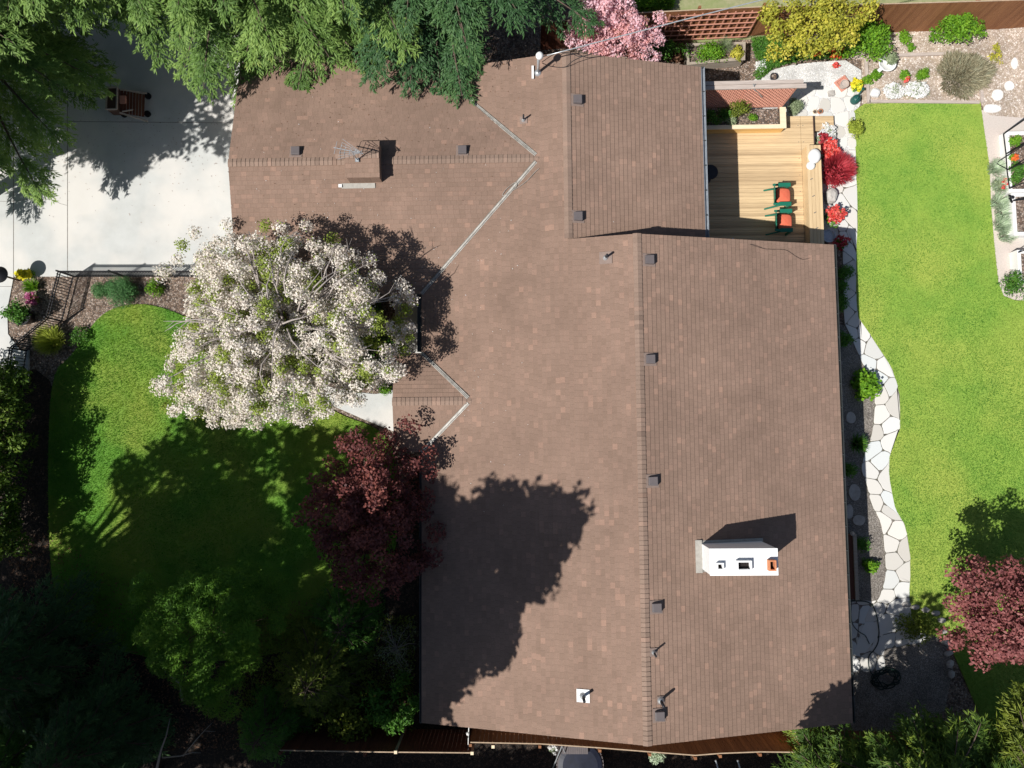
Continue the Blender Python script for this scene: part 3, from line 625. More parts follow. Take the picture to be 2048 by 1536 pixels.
# box chimney chase on the garage ridge with shingled top
ax0, ay1 = W(692, 285, 4.35)[:2]; ax1, ay0 = W(757, 352, 4.35)[:2]; ct = ZG+.52
mb = MB(); cyy = (ay0+ay1)/2
gable_wall(mb, [(ay0, 3.2), (ay1, 3.2), (ay1, ct-.2*(ay1-GY)), (GY, ct), (ay0, ct-.2*(GY-ay0))], ax0, ax1, 'x'); chase = mb.build('chimney_chase', 'vent', house); chase.data.materials[0] = M['shingle']
chase.data.uv_layers.new(name='UVMap')
shingles('chase_top', [[(ax0-.03, ay0-.03), (ax1+.03, ay0-.03), (ax1+.03, GY), (ax0-.03, GY)]], (0, GY), (0, -1), ct+.01, .2, vo=1300, parent=chase)
shingles('chase_top', [[(ax0-.03, GY), (ax1+.03, GY), (ax1+.03, ay1+.03), (ax0-.03, ay1+.03)]], (0, GY), (0, 1), ct+.01, .2, vo=1350, parent=chase)
caps('ridge_cap', (ax0-.3, GY), (ax1+.03, GY), ct+.012, (0, 1), .2, .2, vo=1400)
fx0, fy, fz = onroof(683, 353); fx1 = onroof(750, 353)[0]
MB().box(((fx0+fx1)/2, ay0-.1, roofz(fx0, ay0-.1)+.03), (fx1-fx0, .16, .02), tilt=('X', gsl)).build('lead_flashing', 'lead', house)
MB().box((fx0-.04, ay0-.1, roofz(fx0, ay0-.1)+.05), (.11, .1, .06)).build('flashing_end', 'white', house)
# antenna
X, Y, _ = W(713, 318, ct+.1); an = MB().tube([(X, Y, ct-.05), (X, Y, ct+.75)], .018, 8).box((X, Y, ct+.02), (.12, .12, .03)).build('antenna_mast', 'galv', house)
mb = MB(); bz = ct+.72; d = Vector((-.97, .22, 0)); s_ = Vector((.22, .97, 0))
mb.beam((X+.35, Y-.08, bz), (X-.55, Y+.12, bz), .022, .022)
for i, (t, l) in enumerate(((-.3, .16), (-.12, .18), (.05, .2), (.2, .24), (.34, .28), (.5, .34))):
    c = Vector((X, Y, bz+.014))+d*t; mb.beam(c-s_*l*.6, c+s_*l*.6, .012, .012)
for sg in (-1, 1):
    for q_ in range(3): mb.beam((X+.3, Y-.06, bz+.03), Vector((X-.1, Y, bz+.03))+s_*sg*(.12+.1*q_)+d*(.25), .01, .01)
mb.build('antenna_array', 'galv', an)
# box vents
vents = [(591, 301), (925, 299), (1156, 197.5), (1157, 431.5), (1300, 518.5), (1302, 718), (1307, 962.5), (1314.5, 1216), (1320.5, 1433)]
for i, (px, py) in enumerate(vents):
    X, Y, z = onroof(px-1, py, .12); gar = i < 2; sy_ = gsl*(1 if Y > GY else -1)
    hd = MB(); hs_ = .145
    q = thing('roof_vent', None, None, (X, Y, z)); q.parent = house; q.location = Vector((X, Y, z))-Vector(house.location)
    if 'label' in q: del q['label']
    tl = math.atan(SL)
    hd.add([(-hs_, -hs_, -.06), (hs_, -hs_, -.06), (hs_, hs_, -.06), (-hs_, hs_, -.06), (-hs_+.02, -hs_+.02, .15), (hs_, -hs_+.01, .14), (hs_, hs_-.01, .14), (-hs_+.02, hs_-.02, .15)],
           [(0, 1, 5, 4), (1, 2, 6, 5), (2, 3, 7, 6), (3, 0, 4, 7), (4, 5, 6, 7)])
    hd.build('vent_hood', 'vent', q, bevel=.012, local=True)
    fl = MB(); fz0 = .03
    if gar: fl.add([(-.2, -.2, -sy_*-.2+fz0), (.2, -.2, sy_*.2+fz0), (.2, .2, -sy_*.2+fz0), (-.2, .2, -sy_*.2+fz0)], [(0, 1, 2, 3)])
    else: fl.add([(-.2, -.2, SL*.2+fz0), (.2, -.2, -SL*.2+fz0), (.2, .2, -SL*.2+fz0), (-.2, .2, SL*.2+fz0)], [(0, 1, 2, 3)])
    fl.build('vent_flange', 'flange', q, local=True)
# plumbing vents
for px, py, r_, hh, big in ((1047, 241, .028, .4, 0), (1211, 516, .035, .42, 1), (1307, 1304, .03, .42, 0), (1321, 1400, .045, .5, 0), (1166, 1391, .045, .48, 2)):
    X, Y, z = onroof(px, py); sg = SL if X < XR and not (Y > YM and X > XU) else -SL
    q = thing('vent_pipe', None, None, (X, Y, z)); q.parent = house; q.location = Vector((X, Y, z))-Vector(house.location)
    k_ = .19 if big else .12
    MB().add([(-k_, -k_, -k_*sg+.035), (k_, -k_, k_*sg+.035), (k_, k_, k_*sg+.035), (-k_, k_, -k_*sg+.035)], [(0, 1, 2, 3)]).build('pipe_flange', 'white' if big == 2 else 'flange', q, local=True)
    MB().lathe((0, 0, -.02), [(r_*2.6, 0), (r_*2.4, .06), (r_*1.5, .12), (r_*1.1, .15)], 14).build('pipe_boot', 'galv', q, smooth=True, local=True)
    MB().tube([(0, 0, 0), (0, 0, hh)], r_, 12).build('pipe', 'darkpipe', q, smooth=True, local=True)
# service mast: J pipe with white hood and base strip
X, Y, z = onroof(1076, 146)
q = thing('service_mast', None, None, (X, Y, z)); q.parent = house; q.location = Vector((X, Y, z))-Vector(house.location)
MB().tube([(0, 0, -.1), (0, 0, .95)], .045, 12).build('mast_pipe', 'galv', q, smooth=True, local=True)
MB().lathe((.03, .02, .92), [(.07, 0), (.11, .03), (.12, .1), (.09, .17), (.03, .2)], 16).build('mast_hood', 'white', q, smooth=True, local=True)
MB().lathe((0, 0, -.03), [(.13, 0), (.11, .07), (.06, .13)], 14).build('mast_boot', 'galv', q, smooth=True, local=True)
MB().box((-.17, .01, .03), (.07, .42, .05)).build('mast_plate', 'white', q, local=True)
# cables
def cable(name, pts, r, m, lb, cat='cable', grp=None, sag=0., n=18):
    P = [Vector(p) for p in pts]; out = []
    for i in range(len(P)-1):
        p0 = P[max(i-1, 0)]; p1 = P[i]; p2 = P[i+1]; p3 = P[min(i+2, len(P)-1)]
        for k in range(n if len(P) < 3 else 6):
            t = k/(n if len(P) < 3 else 6)
            c = .5*((2*p1)+(p2-p0)*t+(2*p0-5*p1+4*p2-p3)*t*t+(-p0+3*p1-3*p2+p3)*t**3) if len(P) > 2 else p1.lerp(p2, t)-Vector((0, 0, sag*4*t*(1-t)))
            out.append(c)
    out.append(P[-1]); o = MB().tube(out, r, 6).build(name, m, smooth=True); return tag(o, lb, cat, grp)
mx, my = X+.05, Y+.03
cable('power_cable', [(mx+.08, my+.05, z+.85), W(1535, -3, 5.6), W(2300, -190, 6.6)], .019, 'galv', 'pale power line running from the roof mast over the lattice fence')
X2 = onroof(1101, 121)
zz = .04
for pts, lb in (([(1084, 124, .8), (1112, 107, .35), (1140, 106, .25), (1160, 113, .4), (1190, 106, .6), (1205, 101, .9)], 'thin black wire looping over the roof peak beside the mast'),
                ([(1084, 126, .7), (1104, 133, .1), (1130, 134, .06), (1146, 122, .3), (1168, 112, .5), (1200, 103, .9)], 'second black wire looping lower on the roof beside the mast')):
    cable('wire', [W(a, b, roofz(*W(a, b, 4.1)[:2])+c) for a, b, c in pts], .011, 'black', lb, 'wire', 'wires at the roof mast')
rp = [(1466, 481), (1480, 482), (1500, 489), (1530, 498), (1560, 499), (1575, 502), (1590, 512), (1605, 519), (1620, 516)]
cable('wire', [(p[0], p[1], p[2]+.02) for p in (onroof(*a) for a in rp)], .006, 'black', 'thin dark wire lying loose along the north edge of the roof', 'wire')
X, Y, z = onroof(1464, 482); tag(MB().box((X, Y, z+.05), (.12, .05, .06)).box((X, Y, z+.09), (.05, .14, .03)).build('wire_bracket', 'galv'), 'small pale bracket at the roof edge where the loose wire starts', 'bracket')
rp = [(1078, 338), (1070, 345), (1050, 366), (1020, 385), (1005, 392), (1012, 380), (1030, 366), (1034, 372), (1024, 382)]
cable('wire', [(p[0], p[1], p[2]+.05) for p in (onroof(*a) for a in rp)], .008, 'lead', 'pale wire curled on the valley below the garage ridge', 'wire')
# ================================================================ deck, planter, screen
DZ = .4
deck = thing('deck', 'honey coloured timber deck in the corner between the two roofs', 'deck', W(1500, 350, 0))
dx0 = XUE-.6; dx1 = W(1604, 340, DZ)[0]; dy0 = YM-.3; dy1 = W(1600, 233, DZ)[1]; dx2 = W(1628, 300, DZ)[0]
mb = MB(); y = dy0
while y < dy1-.05: mb.box(((dx0+dx1)/2, y+.068, DZ-.02), (dx1-dx0, .134, .04)); y += .142
mb.build('deck_boards', 'deck', deck)
mb = MB(); y = dy0
while y < dy1-.05: mb.box(((dx1+dx2)/2+.006, y+.068, DZ-.021), (dx2-dx1-.012, .134, .04)); y += .142
mb.build('edge_boards', 'deck', deck)
MB().box(((dx0+dx2)/2, (dy0+dy1)/2, (DZ-.06)/2-.03), (dx2-dx0-.1, dy1-dy0-.1, DZ-.0-.06)).build('deck_frame', 'fascia', deck)
MB().box((dx2+.02, (dy0+dy1)/2, DZ-.1), (.03, dy1-dy0, .2)).build('skirt_board', 'fascia', deck)
mb = MB()
for i in range(9):
    for xx in (dx1-.09, dx1+.09): mb.box((xx, dy0+.5+i*.62, DZ+.003), (.035, .02, .008), rz=.5)
mb.build('board_knots', 'joint', deck)['kind'] = 'stuff'
st = thing('deck_step', 'lower timber step at the north east corner of the deck', 'step', W(1650, 250, 0))
sx0 = dx2+.05; sx1 = W(1667, 250, .2)[0]; sy0 = W(1650, 262, .2)[1]; sy1 = W(1650, 228, .2)[1]; y = sy0; mb = MB()
while y < sy1-.08: mb.box(((sx0+sx1)/2, y+.068, .2), (sx1-sx0, .134, .04)); y += .142
mb.build('step_boards', 'deck', st); MB().box(((sx0+sx1)/2, (sy0+y)/2, .07), (sx1-sx0-.05, y-sy0-.05, .19)).build('step_frame', 'fascia', st)
be = thing('deck_bench', 'long built-in bench along the east edge of the deck', 'bench', W(1630, 390, DZ))
bx0 = W(1617, 400, .85)[0]; bx1 = W(1645.5, 400, .85)[0]; by0 = dy0+.05; by1 = W(1630, 290, .85)[1]; n = 4; pw = (bx1-bx0)/n; mb = MB()
for i in range(n): mb.box((bx0+pw*(i+.5), (by0+by1)/2, .83), (pw-.008, by1-by0, .04))
mb.build('seat', 'deckv', be)
MB().box((bx0+.02, (by0+by1)/2, .6), (.03, by1-by0-.04, .4)).build('front_panel', 'deckv', be)
for i in range(5): MB().box((bx1-.06, by0+.15+i*(by1-by0-.3)/4, .43), (.09, .09, .76)).build('leg', 'cedar', be)
mb = MB()
for i, (px, py) in enumerate(((1627, 392), (1630, 425), (1634, 456), (1623, 358))): 
    q = W(px, py, .852); mb.box((q[0], q[1], .854), (.1, .03, .008), rz=.5)
mb.build('knots', 'joint', be)['kind'] = 'stuff'
X, Y, Z = W(1630, 311, 1.0); cov = MB()
cov.lathe((X, Y, .853), [(.20, 0), (.22, .05), (.205, .16), (.15, .23), (.05, .25)], 18, 1., 1.25); cov.lathe((X-.12, Y-.33, .853), [(.15, 0), (.16, .05), (.12, .12), (.03, .14)], 16)
tag(cov.build('cushion', 'white', smooth=True), 'bright white bundled cushion on the north end of the deck bench', 'cushion')
# planter built on the deck
CZ = .85; pl = thing('deck_planter', 'cedar planter box with pale caps at the north end of the deck', 'planter', W(1480, 235, 0))
ly = W(1480, 216, CZ)[1]; fy = W(1480, 258, CZ)[1]; fy2 = W(1480, 250, CZ)[1]; rx0 = W(1560, 240, CZ)[0]; rx1 = W(1572, 240, CZ)[0]; lx = dx0
MB().box(((lx+rx1)/2, (fy+fy2)/2, CZ), (rx1-lx, fy2-fy, .04)).box(((rx0+rx1)/2, (fy2+ly)/2+.002, CZ-.001), (rx1-rx0, ly-fy2, .04)).build('cap_board', 'cedarcap', pl)
MB().box(((lx+rx1)/2-.02, fy+.05, (CZ-.02+.402)/2), (rx1-lx-.06, .04, CZ-.02-.402)).box((rx1-.05, (fy+ly)/2, (CZ-.02)/2), (.04, ly-fy-.1, CZ-.02)).build('side_boards', 'cedar', pl)
MB().box(((lx+rx0)/2, (fy2+ly)/2, .4), (rx0-lx, ly-fy2, .72)).build('soil', 'soil', pl)
scn = thing('lattice_screen', 'pink diamond lattice screen under a weathered plank top', 'screen', W(1480, 217, CZ))
TZ = 2.26; bx0 = XUE+.02; bx1 = W(1612, 170, TZ)[0]; ty0 = W(1500, 179, TZ)[1]; ty1 = W(1500, 163, TZ)[1]
MB().box(((bx0+bx1)/2, (ty0+ty1)/2-.06, TZ+.01), (bx1-bx0, .14, .05), rz=.004).build('top_plank', 'beamgrey', scn)
MB().box(((bx0+bx1)/2-.05, (ty0+ty1)/2+.085, TZ+.03), (bx1-bx0-.1, .13, .05), rz=.006).build('top_plank', 'beamgrey', scn)
lxx0, lxx1 = bx0+.04, W(1592, 180, 2.2)[0]; lyy = ly+.03; z0, z1 = CZ+.02, TZ-.04
mb = MB()
for sg in (-1, 1):
    c = lxx0-(z1-z0)
    while c < lxx1+(z1-z0):
        a0, a1 = c, c+(z1-z0)        # x at z0 and z1
        pa, pb = (a0, z0), (a1, z1)
        if sg < 0: pa, pb = (a1, z0), (a0, z1)
        xa, xb = pa[0], pb[0]
        t0 = 0.; t1 = 1.; dx = xb-xa
        lo, hi = lxx0, lxx1
        for lim, s_ in ((lo, 1), (hi, -1)):
            fa = s_*(xa-lim); fb2 = s_*(xb-lim)
            if fa < 0 and fb2 < 0: t1 = -1
            elif fa < 0: t0 = max(t0, fa/(fa-fb2))
            elif fb2 < 0: t1 = min(t1, fa/(fa-fb2))
        if t1-t0 > .03:
            p = (xa+dx*t0, lyy+.007*sg, z0+(z1-z0)*t0); q = (xa+dx*t1, lyy+.007*sg, z0+(z1-z0)*t1); mb.beam(p, q, .04, .012)
        c += .15
o = mb.build('lattice', 'lattice', scn)
MB().box(((lxx0+lxx1)/2, lyy, z0+.02), (lxx1-lxx0, .05, .09)).build('bottom_rail', 'lattice', scn)
for xx in (lxx0+.02, (lxx0+lxx1)/2, lxx1): MB().box((xx, lyy+.05, TZ/2), (.08, .08, TZ-.06)).build('post', 'lattice', scn)
MB().tube([W(1508, 172, 2.32), W(1509, 180, 2.2), W(1516, 184, 2.0), W(1524, 194, 1.7)], .02, 6).tube([W(1506, 168, 2.33), W(1508, 172, 2.36), W(1511, 168, 2.33)], .015, 6).build('hook', 'galv', scn)
# ================================================================ chairs
def chair(loc, label):
    t = thing('armchair', label, 'chair', loc, 'green chairs with coral cushions on the deck'); t.scale = (1.12, 1.12, 1.05)
    w2 = .31
    MB().box((.03, 0, .36), (.50, .52, .03), tilt=('Y', .12)).build('seat', 'green_paint', t, local=True)
    mb = MB()
    for i in range(5): mb.box((-.27, -.2+i*.1, .62), (.025, .09, .68+.04*(2-abs(i-2))), tilt=('Y', -.28))
    mb.build('backrest', 'green_paint', t, local=True, bevel=.006)
    for s_ in (-1, 1):
        mb = MB().box((.06, s_*w2, .6), (.40, .13, .028)); mb.box((-.22, s_*w2, .601), (.18, .07, .026)); mb.build('armrest', 'green_paint', t, local=True, bevel=.008)
        MB().box((.24, s_*w2, .29), (.05, .07, .6)).build('leg', 'green_paint', t, local=True)
        MB().beam((-.42, s_*w2, .03), (.0, s_*w2*.9, .36), .04, .05).build('leg', 'green_paint', t, local=True)
    c = MB(); prof = [(.0, .40), (.20, .40), (.235, .43), (.235, .47), (.2, .495), (0, .505)]
    n = 28; vs = []; 
    for r, z in prof:
        for k in range(n):
            a = 2*math.pi*k/n; sx = math.copysign(abs(math.cos(a))**.45, math.cos(a)); sy = math.copysign(abs(math.sin(a))**.45, math.sin(a))
            vs.append((.06+r*sx, r*sy*1.02, z-.1*(.06+r*sx)))
    c.add(vs, [(i*n+k, i*n+(k+1) % n, (i+1)*n+(k+1) % n, (i+1)*n+k) for i in range(len(prof)-1) for k in range(n)])
    o = c.build('cushion', 'coral', t, smooth=True, local=True)
    for i in range(2):
        for j in range(2): MB().lathe((-.02+i*.16, -.08+j*.16, .497-.1*(-.02+i*.16)), [(.014, 0), (.012, .006), (.003, .009)], 8).build('button', 'coral', o, local=True)
    return t
chair(W(1563, 391, .9)[:2]+(DZ,), 'green armchair with coral seat cushion standing fully in the sun')
chair(W(1566, 443, .9)[:2]+(DZ,), 'green armchair with coral seat cushion half in the roof shadow')
X, Y, _ = W(1421, 344, 1.1)
tb = thing('round_table', 'small dark round table in the shade beside the upper east gutter', 'table', (X, Y, DZ))
MB().lathe((X, Y, DZ), [(.26, .68), (.27, .69), (.27, .71), (.25, .72)], 28).build('tabletop', 'darkpipe', tb); MB().tube([(X, Y, DZ), (X, Y, DZ+.69)], .03, 10).lathe((X, Y, DZ), [(.2, 0), (.18, .02), (.04, .05)], 20).build('pedestal', 'darkpipe', tb)
# ================================================================ fences
def fence(name, label, cat, pts, h, m, dirn, side=1, topm='fencetop', ext=True, z0=0.):
    t = thing(name, label, cat, (pts[0][0], pts[0][1], 0)); bm_ = MB(); cp = MB(); rl = MB(); posts = []
    for a, b in zip(pts[:-1], pts[1:]):
        a = Vector(a[:2]); b = Vector(b[:2]); L_ = (b-a).length; d = (b-a)/L_; nrm = Vector((-d.y, d.x))*side; n = max(1, int(L_/.14)); ang = math.atan2(d.y, d.x)
        for i in range(n):
            c = a+d*((i+.5)*L_/n); dz = random.uniform(-.012, .012)
            bm_.box((c.x, c.y, z0+h/2+dz), (L_/n-.008, .02, h), rz=ang+random.uniform(-.01, .01))
        cp.beam((a.x, a.y, z0+h+.022), (b.x, b.y, z0+h+.022), .035, .018)
        for zz in (.3, h*.55, h-.2): rl.beam((a.x-nrm.x*.035, a.y-nrm.y*.035, z0+zz), (b.x-nrm.x*.035, b.y-nrm.y*.035, z0+zz), .04, .08)
        m_ = max(1, int(L_/2.4))
        for i in range(m_): posts.append((a+d*(i*L_/m_), ang, nrm))
    bm_.build('board_panel', m, t); cp.build('top_cap', topm, t); rl.build('rail', m, t)
    for p, ang, nrm in posts: MB().box((p.x-nrm.x*.1, p.y-nrm.y*.1, z0+h/2), (.09, .09, h+.06), rz=ang).build('post', m, t)
    return t
nf = [W(1268, 27, 1.8), W(1400, 20, 1.8), W(1530, 14, 1.8), W(1750, 9, 1.8), W(1960, 3, 1.8), W(2060, 0, 1.8), (26, 15.4, 0)]
fn = fence('board_fence', 'tall brown board fence along the north side of the garden', 'fence', nf, 1.8, 'fence', 1, side=-1)
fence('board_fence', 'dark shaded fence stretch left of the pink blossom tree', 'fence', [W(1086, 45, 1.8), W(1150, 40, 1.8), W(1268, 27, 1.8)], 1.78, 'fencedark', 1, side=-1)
tr = thing('trellis', 'coarse square wooden trellis grid fixed against the north fence', 'trellis', W(1430, 80, 0))
mb = MB(); fa = Vector(nf[0][:2])
def fpt(px): 
    X = W(px, 18, 1.8)[0]
    for a, b in zip(nf[:-1], nf[1:]):
        if a[0] <= X <= b[0]: return Vector((X, a[1]+(b[1]-a[1])*(X-a[0])/(b[0]-a[0])-.10))
p0, p1 = fpt(1340), fpt(1522); n = 11
for i in range(n+1):
    c = p0.lerp(p1, i/n); mb.box((c.x, c.y, .92), (.04, .03, 1.7))
for i in range(6): mb.beam((p0.x, p0.y+.005-.03, .15+i*.31), (p1.x, p1.y+.005-.03, .15+i*.31), .03, .04)
mb.build('grid', 'lattice', tr)
sf = [W(730, 1503, 1.8), W(941, 1506, 1.8)]
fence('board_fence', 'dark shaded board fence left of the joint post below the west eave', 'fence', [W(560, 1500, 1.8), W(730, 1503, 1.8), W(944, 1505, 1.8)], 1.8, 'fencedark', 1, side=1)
fence('board_fence', 'brown board fence with pale top edge showing below the south gable', 'fence', [W(941, 1484, 1.8), W(1080, 1487, 1.8), W(1200, 1495, 1.8), W(1300, 1503, 1.8), W(1390, 1510, 1.8), W(1440, 1506, 1.8), W(1520, 1503, 1.8), W(1604, 1504, 1.8)], 1.8, 'fence', 1, side=1)
fence('board_fence', 'short sunlit return panel between the south fence and the house corner', 'fence', [W(1604, 1503, 1.75), W(1586, 1452, 1.75)], 1.75, 'cedar', 1, side=1)
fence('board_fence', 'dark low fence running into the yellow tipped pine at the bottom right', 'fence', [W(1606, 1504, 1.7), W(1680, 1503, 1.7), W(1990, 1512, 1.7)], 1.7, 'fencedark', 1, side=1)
for px, py, zt_, lb in ((944, 1507, 2.0, 'pale square post top at the joint of the two south fences'), (986, 1494, 1.9, 'pale square post top just right of the fence joint'), (791, 1505, 1.9, 'dim post top behind the dark left stretch of south fence')):
    X, Y, _ = W(px, py, zt_); q = thing('fence_post', lb, 'post', (X, Y, 0), 'posts behind the south fence')
    MB().box((X, Y, zt_/2-.02), (.08, .08, zt_-.04)).build('shaft', 'oldwood', q); MB().box((X, Y, zt_-.02), (.1, .1, .03)).build('cap', 'cedarcap', q)
X, Y, _ = W(936, 1500, .2)
q = thing('lamp_pole', 'thin white pole with a small white lamp at the west end of the south gable', 'lamp', (X, Y, 0))
MB().tube([(X, Y, 0), W(936, 1502, 1.2), W(937, 1468, 2.1), W(938, 1452, 2.3)], .014, 8).build('pole', 'white', q); a = W(936, 1466, 2.1); MB().lathe((a[0], a[1], 2.08), [(.03, 0), (.06, .04), (.05, .1), (.02, .12)], 12).build('lamp_head', 'white', q, smooth=True)
# neighbour's yard below the fence
X, Y, _ = W(1160, 1530, .7)
q = thing('hot_tub', 'round tub with ribbed side and dark navy cover beyond the south fence', 'tub', (X, Y, 0))
mb = MB().lathe((X, Y, 0), [(.78, 0), (.8, .3), (.78, .7)], 36)
for k in range(40): a = 2*math.pi*k/40; mb.box((X+.8*math.cos(a), Y+.8*math.sin(a), .36), (.03, .09, .68), rz=a)
mb.build('side', 'vent', q); MB().lathe((X, Y, .701), [(.74, 0), (.75, .05), (.6, .09), (.05, .11)], 36).build('cover', 'tarp', q)
X, Y, _ = W(1150, 1497, .85)
mb = MB()
for i in range(12): mb.box((X-.4+i*.073, Y, .88+.003*(i % 2)), (.066, .34, .02))
tag(mb.build('slatted_shelf', 'vent'), 'small slatted shelf between the round tub and the south fence', 'shelf')
tag(MB().tube([W(1124, 1492, 1.5), W(1105, 1538, .3)], .02, 8).tube([W(1124, 1492, 1.5), W(1130, 1505, .9)], .018, 8).build('pole_frame', 'galv'), 'pale bent pole leaning on the far side of the south fence', 'pole')
for px, lb in ((1434, 'left one of two short pale bars in the dark yard beyond the fence'), (1478, 'right one of two short pale bars in the dark yard beyond the fence')):
    tag(MB().tube([W(px-3, 1520, .5), W(px+6, 1550, .4)], .03, 8).build('pipe', 'galv'), lb, 'pipe', 'pale bars in the south yard')
# ================================================================ iron railing of the front yard
def railing(label, a, b, hgt=1.0, step=.105, posts=(1, 1)):
    a = Vector(a[:2]); b = Vector(b[:2]); L_ = (b-a).length; d = (b-a)/L_
    t = thing('railing', label, 'railing', (a.x, a.y, 0), 'black iron railings round the front bed')
    P = lambda s, z: (a.x+d.x*s, a.y+d.y*s, z)
    for z in (.12, hgt-.16, hgt-.04): MB().beam(P(0, z), P(L_, z), .032, .028).build('rail', 'iron', t)
    n = int(L_/step); pm = None
    for i in range(1, n):
        s = i*L_/n; q = MB().beam(P(s, .05), P(s, hgt+.02), .022, .022)
        if pm is None: pm = q.build('picket', 'iron', t); s0 = s
        else: o = pm.copy(); COL.objects.link(o); o.parent = t; o.location = (d.x*(s-s0), d.y*(s-s0), 0)
    for k, s in ((0, 0), (1, L_)):
        if posts[k]: MB().beam(P(s, 0), P(s, hgt+.08), .05, .05).build('post', 'iron', t)
    m_ = int(L_/1.9)
    for i in range(1, m_+1):
        if L_-i*1.9 > .4: MB().beam(P(i*1.9, 0), P(i*1.9, hgt+.08), .05, .05).build('post', 'iron', t)
railing('long black iron railing along the driveway, running under the white blossom tree', W(150, 554), W(486, 554))
railing('black iron railing panel right of the clipped bed, running down from the driveway corner', W(150, 554), W(127, 643), posts=(0, 1))
railing('black iron railing panel slanting over the yellow green grass clump', W(127, 643), W(57, 702), posts=(0, 1))
railing('black iron railing panel beside the white steps, fading into the hedge', W(57, 702), W(46, 775), posts=(0, 1))
q = thing('steps', 'pale concrete steps below the slanting iron railing', 'steps', W(30, 720, 0))
for i in range(4):
    X, Y, _ = W(32, 708+i*16, .05); MB().box((X, Y, .035-.012*i), (.95, .29, .10)).build('tread', 'concrete', q, bevel=.01)
X, Y, _ = W(39, 561)
q = thing('garden_lamp', 'dark bronze garden lamp leaning out at the left edge of the driveway bed', 'lamp', (X, Y, 0))
MB().tube([(X, Y, 0), (X, Y, 1.02)], .035, 12).build('pole', 'brass', q, smooth=True); MB().lathe((X, Y, 1.0), [(.30, .0), (.29, .02), (.12, .12), (.05, .17)], 22).build('shade', 'iron', q, smooth=True); MB().lathe((X, Y, .88), [(.05, 0), (.06, .04), (.05, .1)], 14).build('lantern', 'glass', q)
# ================================================================ slatted wooden cart on the driveway
X, Y, _ = W(252, 204, .5); q = thing('wooden_cart', 'dark slatted wooden cart with a framed box in deep tree shade on the driveway', 'cart', (X, Y, 0))
bx, by = W(224, 197, .6)[:2]
MB().box((bx, by, .35), (.42, .82, .5)).build('box', 'fascia', q)
mb = MB()
for s_ in (-1, 1): mb.box((bx+s_*.2, by, .62), (.05, .86, .05)); mb.box((bx, by+s_*.42, .621), (.36, .05, .05))
mb.build('frame', 'beamgrey', q)
mb = MB(); tx = W(240, 200, .5)[0]
for i in range(8): mb.box((tx+.06+i*.105, by-.08-.012*i, .48-.02*i), (.085, .86, .025), tilt=('Y', .15))
mb.build('slats', 'fencedark', q)
MB().beam((tx, by-.5, .5), (tx+.95, by-.75, .3), .05, .05).beam((tx, by+.38, .5), (tx+.9, by+.33, .3), .05, .05).beam((tx+.1, by-.46, .5), (tx+.5, by-.4, .52), .04, .04).build('side_rail', 'beamgrey', q)
MB().box((tx+.13, by-.02, .53), (.24, .3, .06), tilt=('X', .1)).build('seat_pad', 'brickpink', q, bevel=.015)
for sx in (-.1, .8):
    for sy in (-.35, .35): MB().lathe((tx+sx, by+sy, 0), [(.0, 0), (.12, 0), (.12, .08), (0, .08)], 16).build('wheel', 'black', q)
# ================================================================ east side things
sb = thing('storage_bench', 'long wooden chest under the east eave near the hose', 'chest', W(1705, 1130, 0))
xa = W(1699, 1130, .7)[0]; xb = W(1713, 1130, .7)[0]; ya = W(1708, 1199, .7)[1]; yb = W(1708, 1070, .7)[1]
MB().box(((xa+xb)/2-.1, (ya+yb)/2, .33), (xb-xa+.1, yb-ya, .66)).build('body', 'fencedark', sb)  # dark wood paints in the shaded side of the chest
MB().box(((xa+xb)/2+.1, (ya+yb)/2, .69), ((xb-xa)*.55, yb-ya+.04, .04), tilt=('Y', .15)).build('lid', 'oldwood', sb)
MB().lathe((xb-.1, yb+.05, .66), [(.06, 0), (.08, .05), (.03, .1)], 12).build('lid_end', 'beamgrey', sb)
hz = .05
hp = [(1693, 1203), (1715, 1202), (1735, 1204), (1747, 1214), (1754, 1235), (1758, 1262), (1756, 1285), (1748, 1300), (1738, 1312), (1737, 1330), (1742, 1345)]
for k in range(40):
    a = k*.75; r = 20+7*math.sin(k*1.7); hp.append((1772+r*1.15*math.cos(a+2.2), 1357+r*.8*math.sin(a+2.2)+3*math.sin(k)))
cable('garden_hose', [W(a, b, hz+.01*(i % 3)) for i, (a, b) in enumerate(hp)], .019, 'rubber', 'dark garden hose looping over the slabs into a coil on the shaded gravel', 'hose')
cable('garden_hose', [W(a, b, .06) for a, b in [(1703, 1204), (1702, 1225), (1704, 1245), (1712, 1258), (1722, 1266), (1731, 1272), (1739, 1288)]], .014, 'rubber', 'second thin hose loop hugging the wall beside the slabs', 'hose')
EDG = True
def rowstones(pts, lb0):
    for i, (px, py, r) in enumerate(pts):
        lb0 = ('first', 'second', 'third', 'fourth', 'last')[i]+' rounded edging stone counted down the shaded row beside the red maple'
        X, Y, _ = W(px, py); mb = MB(); n = 9
        ph = random.random()*6; vs = [(X+r*(1+.25*math.sin(2*a+ph))*math.cos(a)*k, Y+r*(1+.25*math.sin(2*a+ph))*.8*math.sin(a)*k, z) for k, z in ((1, -.02), (1.03, r*.35), (.75, r*.7), (.25, r*.8)) for a in [2*math.pi*j/n for j in range(n)]]
        mb.add(vs, [(i_*n+j, i_*n+(j+1) % n, (i_+1)*n+(j+1) % n, (i_+1)*n+j) for i_ in range(3) for j in range(n)]+[tuple(3*n+j for j in range(n))])
        tag(mb.build('stone', 'stone', smooth=False), lb0, 'stone', 'stones edging the gravel by the red maple')
rowstones([(1886, 1262, .13), (1892, 1285, .15), (1896, 1306, .14), (1899, 1327, .15), (1902, 1348, .14)], 'rounded edging stone in the shaded row beside the red maple')
